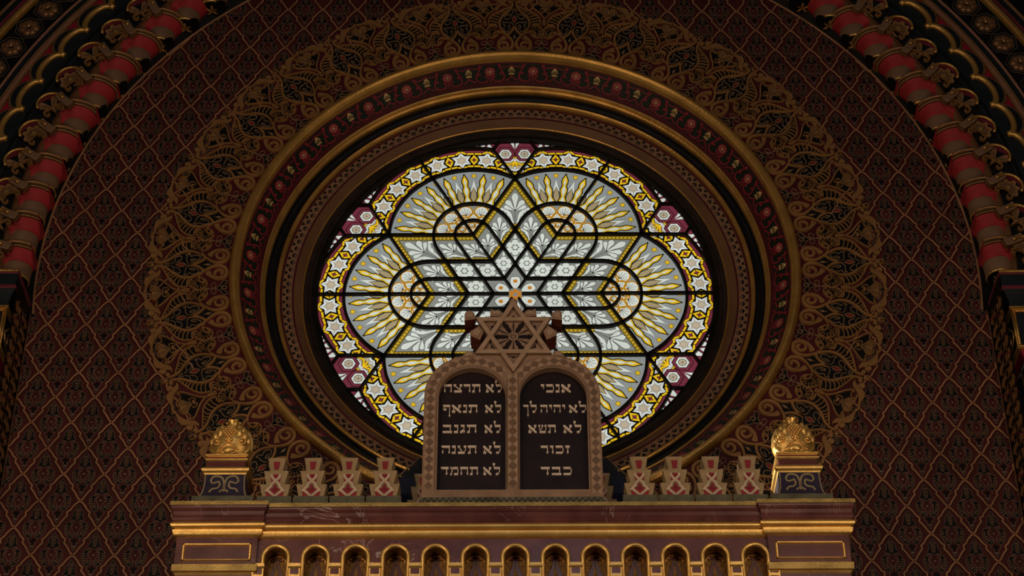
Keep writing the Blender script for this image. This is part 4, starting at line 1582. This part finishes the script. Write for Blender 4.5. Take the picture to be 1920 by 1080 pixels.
# Hebrew letters, drawn as thick bars, thin stems and diamond feet (box height 1)
BARR = lambda x0, x1, y=.74: [(x0 - .03, y + .26), (x1, y + .26), (x1, y), (x0 + .03, y)]
STEM = lambda x, y1=.76, y0=0.: [(x - .045, y1), (x + .045, y1), (x + .045, y0 + .36), (x + .105, y0 + .18), (x, y0), (x - .105, y0 + .18), (x - .045, y0 + .36)]
VERT = lambda x, y0, y1, w=.09: [(x - w / 2, y0), (x + w / 2, y0), (x + w / 2, y1), (x - w / 2, y1)]
BASE = lambda x0, x1: [(x0, 0), (x1, 0), (x1 + .02, .25), (x0 + .02, .25)]
HEB = {
    'alef': (1.05, [[(0, 1), (.2, .98), (1.05, .14), (1.02, 0), (.86, 0), (0, .78)], [(.70, 1), (1.0, 1), (1.0, .74), (.90, .70), (.76, .42), (.66, .5), (.76, .72), (.70, .74)], [(.14, .56), (.24, .48), (.20, .27), (.38, .26), (.36, 0), (.02, 0), (.03, .26), (.11, .3)]]),
    'lamed': (.86, [[(-.04, 1.48), (.24, 1.48), (.24, 1.24), (.14, 1.2), (.17, .98), (.08, .98), (.04, 1.22), (-.04, 1.26)], [(.06, 1), (.86, 1), (.86, .74), (.14, .74)], [(.77, .76), (.86, .76), (.86, .44), (.70, .18), (.62, .24), (.77, .48)], [(.32, 0), (.66, 0), (.74, .25), (.36, .25)]]),
    'tav': (.98, [BARR(0, .95), STEM(.88), VERT(.26, .24, .76), [(0, 0), (.32, 0), (.32, .25), (.06, .25)]]),
    'resh': (.80, [BARR(0, .76), STEM(.70)]),
    'dalet': (.92, [BARR(0, .90), STEM(.68)]),
    'he': (.98, [BARR(0, .95), STEM(.87), STEM(.14, .5)]),
    'het': (.98, [BARR(0, .95), STEM(.87), STEM(.14)]),
    'tsadi': (1.0, [[(0, 1), (.30, 1), (.30, .74), (.02, .74)], [(.70, 1), (1.0, 1), (1.0, .74), (.70, .74)], [(.14, .76), (.28, .76), (.95, .28), (.85, .2)], [(.83, .76), (.92, .76), (.70, .42), (.62, .48)], BASE(.06, .95)]),
    'nun': (.46, [BARR(.03, .44), VERT(.38, .2, .76), BASE(.0, .42)]),
    'peh': (.80, [BARR(0, .78), STEM(.72, .76, -.55), VERT(.10, .5, .76), [(0, .30), (.36, .30), (.40, .52), (.04, .52)]]),
    'gimel': (.52, [BARR(.08, .46), STEM(.40), [(0, 0), (.22, 0), (.40, .36), (.40, .56), (.02, .2)]]),
    'bet': (.98, [BARR(.03, .86), VERT(.79, .2, .76), BASE(.0, .96)]),
    'kaf': (.86, [BARR(.03, .78), [(.70, .98), (.80, .90), (.86, .62), (.86, .38), (.80, .12), (.70, .02), (.76, .3), (.77, .7)], BASE(.02, .74)]),
    'ayin': (.98, [[(.02, 1), (.30, 1), (.30, .74), (.04, .74)], [(.70, 1), (.98, 1), (.98, .74), (.70, .74)], [(.88, .76), (.97, .76), (.92, .40), (.80, .2), (.74, .24), (.86, .46)], [(.16, .76), (.26, .76), (.62, .22), (.52, .2)], BASE(.06, .80)]),
    'mem': (1.02, [[(.0, 1), (.22, 1), (.30, .84), (.22, .74), (.04, .76)], BARR(.36, .92), VERT(.92, .2, .8), BASE(.46, .94), [(.26, .84), (.36, .84), (.20, .2), (.10, .2)], [(.0, 0), (.20, 0), (.24, .22), (.04, .22)]]),
    'yod': (.42, [BARR(.03, .40), [(.30, .76), (.40, .76), (.36, .46), (.28, .42)]]),
    'vav': (.42, [BARR(.03, .38), STEM(.30)]),
    'zayin': (.50, [BARR(.03, .50), STEM(.28)]),
    'kaf_final': (.72, [BARR(0, .70), STEM(.62, .76, -.5)]),
    'shin': (1.02, [[(0, 1), (.24, 1), (.24, .74), (.02, .74)], [(.38, 1), (.62, 1), (.62, .74), (.40, .74)], [(.76, 1), (1.02, 1), (1.02, .74), (.78, .74)], [(.12, .76), (.20, .76), (.26, .2), (.16, .2)], [(.50, .76), (.58, .76), (.36, .36), (.28, .42)], [(.92, .76), (1.0, .76), (.94, .2), (.84, .2)], BASE(.14, .92)]),
}
LO = ['alef', 'lamed']                    # letters listed as they stand, left to right
LINES = [
    ([(['het', 'tsadi', 'resh', 'tav'], 832, 901), (LO, 911, 941)], 722, 737),
    ([(['peh', 'alef', 'nun', 'tav'], 831, 895.5), (LO, 909.5, 939.5)], 760.5, 775),
    ([(['bet', 'nun', 'gimel', 'tav'], 830, 893.5), (LO, 908.5, 938.5)], 798, 813),
    ([(['he', 'nun', 'ayin', 'tav'], 828, 893.5), (LO, 906, 938.5)], 837, 852),
    ([(['dalet', 'mem', 'het', 'tav'], 827, 896.5), (LO, 906, 937.5)], 877, 892),
    ([(['yod', 'kaf', 'nun', 'alef'], 1013.5, 1070.5)], 722, 737),
    ([(['kaf_final', 'lamed'], 981, 1006), (['he', 'yod', 'he', 'yod'], 1013, 1060), (LO, 1066.5, 1099)], 760.5, 775),
    ([(['alef', 'shin', 'tav'], 990.5, 1042.5), (LO, 1056, 1090)], 798, 813),
    ([(['resh', 'vav', 'kaf', 'zayin'], 1014, 1068.5)], 837, 852),
    ([(['dalet', 'bet', 'kaf'], 1014, 1072)], 877, 892),
]
PY = TY + .055
for words, y0, y1 in LINES:
    for letters, x0, x1 in words:
        q = G()
        (xa, zt), (xb_, zb_) = at(x0, y0, PY), at(x1, y1, PY)
        tot = sum(HEB[l][0] for l in letters) + .17 * (len(letters) - 1)
        sx, sz = (xb_ - xa) / tot, zt - zb_
        x = 0.0
        for l in letters:
            for P in HEB[l][1]:
                q.prism([(xa + (x + u) * sx, zb_ + v * sz) for u, v in P], PY - .010, PY + .001, 'letter_gilt', back=False)
            x += HEB[l][0] + .17
        part(q, 'inscription_word', tab, TB)

# star crest
SX, SZ, SR = -.011, -1.456, .296
st = G()
plate = [(SX + (SR * .93 if i % 2 == 0 else SR * .577) * math.sin(i * PI / 6), SZ + (SR * .93 if i % 2 == 0 else SR * .577) * math.cos(i * PI / 6)) for i in range(12)]
st.prism(plate, TY + .012, TY + .15, 'tablet_stone')
st.prism([(-.315, -1.60), (.292, -1.60), (.24, -1.66), (.10, -1.69), (-.017, -1.80), (-.13, -1.69), (-.27, -1.66)], TY + .014, TY + .14, 'tablet_stone')
cre = part(st, 'star_crest', tab, TB)
tb_ = G()
for s_ in (1, -1):
    V3 = [(SX + SR * math.sin(a), SZ + s_ * SR * math.cos(a)) for a in (0, 2 * PI / 3, 4 * PI / 3)]
    for i in range(3):
        p, q_ = V3[i], V3[(i + 1) % 3]
        dx, dz = q_[0] - p[0], q_[1] - p[1]
        l = math.hypot(dx, dz)
        nx, nz = -dz / l, dx / l
        w_ = .015
        if (SX - p[0]) * nx + (SZ - p[1]) * nz < 0:
            nx, nz = -nx, -nz
        k_ = w_ * 2 * 1.732
        tb_.prism([p, q_, (q_[0] - dx / l * k_ + nx * w_ * 2, q_[1] - dz / l * k_ + nz * w_ * 2), (p[0] + dx / l * k_ + nx * w_ * 2, p[1] + dz / l * k_ + nz * w_ * 2)], TY - .012 - (.003 if s_ > 0 else 0), TY + .02, 'tablet_stone_light', 'tablet_stone')
tb_.build('star_bands', cre)
rs = G()
for i in range(6):
    t = i * PI / 3
    c, s = math.cos(t), math.sin(t)
    rs.fill([(SX + r * c - w_ * s, SZ + r * s + w_ * c) for r, w_ in ((.034, .010), (.07, .017), (.085, .014), (.105, .020), (.125, .010), (.150, .004), (.150, -.004), (.125, -.010), (.105, -.020), (.085, -.014), (.07, -.017), (.034, -.010))], 'tablet_black', .002)  # shade in the carved gaps put in as flat black slots
    t += PI / 6
    c, s = math.cos(t), math.sin(t)
    rs.fill([(SX + r * c - w_ * s, SZ + r * s + w_ * c) for r, w_ in ((.036, .001), (.09, .0055), (.125, .001), (.125, -.001), (.09, -.0055), (.036, -.001))], 'tablet_black', .002)
    for sg in (1, -1):
        rs.ribbon([(SX + r * math.cos(t + sg * a), SZ + r * math.sin(t + sg * a)) for r, a in ((.124, .10), (.135, .25), (.128, .40))], .006, 'tablet_black', .002)
    # dark outlines inside the points, painted in for the shade of the relief
    t2 = PI / 2 + i * PI / 3
    m_ = lambda r, w: (SX + r * math.cos(t2) - w * math.sin(t2), SZ + r * math.sin(t2) + w * math.cos(t2))
    rs.ribbon([m_(.160, .060), m_(.245, .008), m_(.245, -.008), m_(.160, -.060)], .009, 'tablet_black', .002, closed=True)
    rs.fill([m_(.158, .016), m_(.178, 0), m_(.158, -.016)], 'tablet_black', .0022)
rs.ribbon(arc(SX, SZ, .030, 0, 360, 20)[:-1], .008, 'tablet_stone_light', .012, 0, True)
for i in range(6):
    rs.disc(SX + .014 * math.cos(i * PI / 3 + .5), SZ + .014 * math.sin(i * PI / 3 + .5), .004, 'tablet_black', .003)
ROS = lambda V: np.c_[V[:, 0] - TB[0], TY + .012 - V[:, 2] - TB[1], V[:, 1] - TB[2]]
o = bpy.data.objects.new('star_rosette', rs.mesh('star_rosette', lambda V: np.c_[V[:, 0], TY + .012 - V[:, 2], V[:, 1]]))
COL.objects.link(o)
o.parent = cre
for sx in (1, -1):
    for P, d in (([(.258, -1.318), (.262, -1.272), (.292, -1.248), (.318, -1.252), (.330, -1.275), (.330, -1.330)], .15), ([(.20, -1.42), (.235, -1.375), (.262, -1.398), (.292, -1.42), (.285, -1.455), (.225, -1.49)], .15),
                 ([(.07, -1.30), (.075, -1.262), (.10, -1.242), (.135, -1.250), (.150, -1.232), (.158, -1.292)], .10), ([(.255, -1.62), (.268, -1.585), (.300, -1.578), (.330, -1.600), (.345, -1.635)], .12)):
        q = G()
        P = [(SX + sx * x, z) for x, z in P]
        q.prism(P, TY - .004, TY + d, 'tablet_stone', 'star_red')
        cx_, cz_ = sum(p[0] for p in P) / len(P), sum(p[1] for p in P) / len(P)
        q.prism([(cx_ + (x - cx_) * .6, cz_ + (z - cz_) * .6) for x, z in P], TY - .010, TY, 'tablet_stone_light')
        q.build('crest_horn', cre)
q = G()
q.prism([(SX - .022, SZ + SR - .05), (SX - .028, SZ + SR - .01), (SX - .012, SZ + SR + .012), (SX + .012, SZ + SR + .012), (SX + .028, SZ + SR - .01), (SX + .022, SZ + SR - .05)], TY - .002, TY + .12, 'tablet_stone', 'star_red')
q.build('crest_horn', cre)

# ---- stepped merlons along the cornice
MY = -1.135
mer = {}
q = G()


def tier(gb, z0, z1, w0, w1, m='merlon_stone'):
    gb.prism([(-w0, z0), (w0, z0), (w1, z1), (-w1, z1)], 0, .12, m)


tier(q, .090, .183, .079, .098)
tier(q, .183, .282, .058, .078)
tier(q, .282, .378, .040, .057)
mer['body'] = q.mesh('stepped_body')
q = G()
q.prism([(-.113, 0), (.113, 0), (.110, .090), (-.110, .090)], -.012, .14, 'slab_green')
mer['slab'] = q.mesh('foot_slab')
q = G()
q.fill([(-.014, .262), (.014, .262), (.021, .322), (-.021, .322)], 'merlon_red', .002)
q.fill([(-.026, .166), (.026, .166), (.037, .228), (-.037, .228)], 'merlon_red', .002)
q.fill([(-.053, .064), (.053, .064), (.062, .124), (-.062, .124)], 'merlon_red', .002)
mer['red'] = q.mesh('red_inlay', lambda V: np.c_[V[:, 0], -V[:, 2], V[:, 1] + .028])
q = G()
for sx in (1, -1):
    q.ribbon(cr([(sx * .028, .226), (sx * .022, .205), (0, .180), (-sx * .022, .158), (-sx * .03, .135), (-sx * .052, .112), (-sx * .058, .10)], 3), .020, 'merlon_strap', .007 if sx > 0 else .006, .001)
    q.ribbon(cr([(sx * .052, .118), (sx * .03, .095), (0, .066)], 3), .020, 'merlon_strap', .006, .001)
q.fill([(0, .158), (.013, .130), (0, .104), (-.013, .130)], 'merlon_red', .009)
q.fill([(0, .226), (.007, .213), (0, .198), (-.007, .213)], 'merlon_red', .008)
mer['strap'] = q.mesh('interlaced_strap', lambda V: np.c_[V[:, 0], -V[:, 2], V[:, 1] + .028])
ML = ['stepped stone merlon beside the left gilded finial', 'stepped stone merlon, second from the left finial', 'stepped stone merlon, middle of the five left of the tablets',
      'stepped stone merlon, second on the left from the tablets', 'stepped stone merlon half hidden by left edge of tablets',
      'stepped stone merlon half hidden by right edge of tablets', 'stepped stone merlon, second on the right from the tablets', 'stepped stone merlon, middle of the five right of the tablets',
      'stepped stone merlon, second from the right finial', 'stepped stone merlon beside the right gilded finial']
for i, px in enumerate([514.5, 583, 651.5, 720, 788.5, 1131.5, 1200.5, 1268, 1337, 1407]):
    x = at(px, 930, MY)[0]
    b_ = (x, MY, TZ)
    dy = i in (4, 5)
    m = thing('stepped_merlon', (x, MY + (.205 if dy else 0), TZ), ML[i], 'merlon', 'stepped merlons along the ark cornice')
    for nm, k in (('foot_slab', 'slab'), ('stepped_body', 'body'), ('red_inlay', 'red'), ('interlaced_strap', 'strap')):
        child(nm, mer[k], m)

# ---- gilded pomegranate finials on painted pedestals
fin = {}
q = G()
q.box(-.195, .195, -.165, .165, -.028, .062, 'slab_green')
fin['foot_slab'] = q.mesh('foot_slab')
q = G()
bp = [(.062, .024), (.085, .013), (.12, .005), (.18, 0), (.238, 0)]
q.loft(-.134, .134, -.134, .134, bp, 'pedestal_blue')
fin['pedestal'] = q.mesh('pedestal')
q = G()
fz = lambda z: -.134 - np.interp(z, [a for a, b in bp], [b for a, b in bp])
VS = lambda P: [((X - 355) / 5.84 * .00338, .096 + (970 - Y) * .000676) for X, Y in P]
for P in ([(352, 960), (352, 900), (348, 850), (325, 800), (275, 782), (225, 790), (203, 828), (222, 858), (265, 850), (292, 838)], [(292, 838), (305, 880), (280, 915), (225, 925), (195, 966)], [(352, 932), (322, 945), (305, 966)]):
    for p in (VS(P), mirror(VS(P))):
        q.ribbon(cr(p, 4), .0135, 'pedestal_line', .003, 0)
for sx in (1, -1):
    q.ribbon([(sx * (.126 + np.interp(z, [a for a, b in bp], [b for a, b in bp])), z) for z in np.linspace(.064, .236, 9)], .009, 'pedestal_line', .003, 0)
fin['painted_scroll'] = q.mesh('painted_scroll', lambda V: np.c_[V[:, 0], fz(V[:, 1]) - V[:, 2], V[:, 1]])
q = G()
q.loft(-.134, .134, -.134, .134, [(.236, 0), (.246, .004), (.256, .016), (.270, .020), (.284, .014), (.288, -.005)], 'ark_gilt')
fin['gilded_cap'] = q.mesh('gilded_cap')
q = G()
q.loft(-.134, .134, -.134, .134, [(.286, 0), (.30, -.010), (.33, -.012), (.338, -.006)], 'ark_marble')
q.loft(-.134, .134, -.134, .134, [(.362, -.008), (.372, -.008)], 'ark_marble')
q.loft(-.134, .134, -.134, .134, [(.392, -.010), (.408, -.03)], 'gilt_flat')
fin['marble_neck'] = q.mesh('marble_neck')
q = G()
for z in (.338, .371):
    q.loft(-.134, .134, -.134, .134, [(z, -.006), (z + .006, .003), (z + .016, .003), (z + .024, -.008)], 'ark_gilt')
fin['gilded_fillet'] = q.mesh('gilded_fillet')
q = G()
q.lathe_z([(0, .405), (.095, .407), (.122, .435), (.140, .480), (.144, .520), (.140, .570), (.124, .612), (.095, .640), (.05, .656), (0, .66)], 'ark_gilt', 32, sy=.86)
fin['pomegranate'] = q.mesh('pomegranate')
YB = lambda x, z: -.86 * math.sqrt(max(.0004, np.interp(z, [.405, .435, .48, .52, .57, .612, .64, .656], [.095, .122, .140, .144, .140, .124, .095, .05]) ** 2 - x * x))
q = G()
for row, (z, n_, sp_) in enumerate([(.528, 2, .021), (.544, 3, .021), (.560, 4, .021), (.577, 5, .020), (.594, 4, .020), (.610, 3, .019), (.625, 2, .018)]):
    for i in range(n_):
        x = (i - (n_ - 1) / 2) * sp_
        q.ball((x, YB(x, z) - .003, z), .0105, 'bright_gilt', 8, 6)
fin['seeds'] = q.mesh('seeds')
q = G()
for sx in (1, -1):
    for x, z, r_ in ((.062, .570, .026), (.094, .552, .027), (.118, .530, .022), (.055, .612, .020), (.082, .598, .020), (.104, .578, .018)):
        q.ball((sx * x, YB(x, z) + .004, z), r_, 'ark_gilt', 10, 8, (.85, .55, 1.45))
    q.tube([(sx * .125, YB(sx * .125, .5) - .002, .53), (sx * .120, YB(sx * .12, .46), .47), (sx * .095, YB(sx * .095, .43), .432), (sx * .055, YB(sx * .055, .42) - .004, .415)], [.006, .013, .014, .006], 'ark_gilt', 8)
    q.ball((sx * .080, YB(.080, .505) - .004, .505), .016, 'bright_gilt', 10, 7)
    q.tube([(sx * .080 + .026 * math.cos(a), YB(.080, .505) - .001, .505 + .026 * math.sin(a)) for a in np.linspace(0, 2 * PI, 13)[:-1]], .006, 'ark_gilt', 6, True)
    q.tube([(0, YB(0, .47) - .006, .485), (sx * .028, YB(.028, .48) - .005, .478), (sx * .052, YB(.052, .45) - .005, .452), (sx * .085, YB(.085, .435) - .003, .436), (sx * .05, YB(.05, .425) - .004, .428), (0, YB(0, .42) - .004, .415)], .006, 'ark_gilt', 6)
    q.ball((sx * .016, YB(.016, .50) - .003, .505), .014, 'ark_gilt', 8, 6)
    q.ball((sx * .017, YB(.017, .455) - .003, .46), .008, 'bright_gilt', 8, 6)
q.ball((0, YB(0, .44) - .002, .44), .03, 'ark_gilt', 10, 7, (1.3, .4, .8))
fin['carved_leaves'] = q.mesh('carved_leaves')
q = G()
q.lathe_z([(.030, .650), (.028, .668), (.036, .690), (.046, .708), (.038, .710), (.02, .69)], 'ark_gilt', 16)
for i in range(6):
    t = i * PI / 3
    q.ball((.042 * math.cos(t), .042 * math.sin(t), .706), .011, 'ark_gilt', 8, 6)
fin['crown'] = q.mesh('crown')
for px, lab in ((418.8, 'gilded pomegranate finial on painted pedestal at left end of ark'), (1502.5, 'gilded pomegranate finial on painted pedestal at right end of ark')):
    x = at(px, 926, -1.125)[0]
    t = thing('pomegranate_finial', (x, -.99, TZ + .028), lab, 'finial', 'finials at the ends of the ark')
    for nm in ('foot_slab', 'pedestal', 'gilded_cap', 'marble_neck', 'gilded_fillet', 'pomegranate'):
        o = child(nm, fin[nm], t)
        if nm == 'pedestal':
            child('painted_scroll', fin['painted_scroll'], o)
        if nm == 'pomegranate':
            for k in ('seeds', 'carved_leaves', 'crown'):
                child(k, fin[k], o)

# ---- dark blue stepped block that carries the tablets from behind
BB = (-.02, -.6, TZ)
bk = thing('backing_block', BB, 'dark blue stepped block behind the tablets and merlons', 'block')
q = G()
for z0, z1, w, yf in ((TZ, -2.58, .82, -.775), (-2.58, -2.50, .795, -.765), (-2.50, -2.33, .765, -.755)):
    q.prism([(-.02 - w, z0), (-.02 + w, z0), (-.02 + w - .02, z1), (-.02 - w + .02, z1)], yf, -.45, 'backing_blue')
q.prism([(-.02 - .75, -2.33), (-.02 + .75, -2.33), (-.02 + .61, -2.18), (-.02 - .61, -2.18)], -.755, -.45, 'black_moulding')
part(q, 'stepped_block', bk, BB)
for sx in (1, -1):
    q = G()
    q.tube([(-.02 + sx * .765, -.76, -2.33), (-.02 + sx * .62, -.76, -2.18)], .008, 'outline_tan', 6)
    part(q, 'edge_bead', bk, BB)
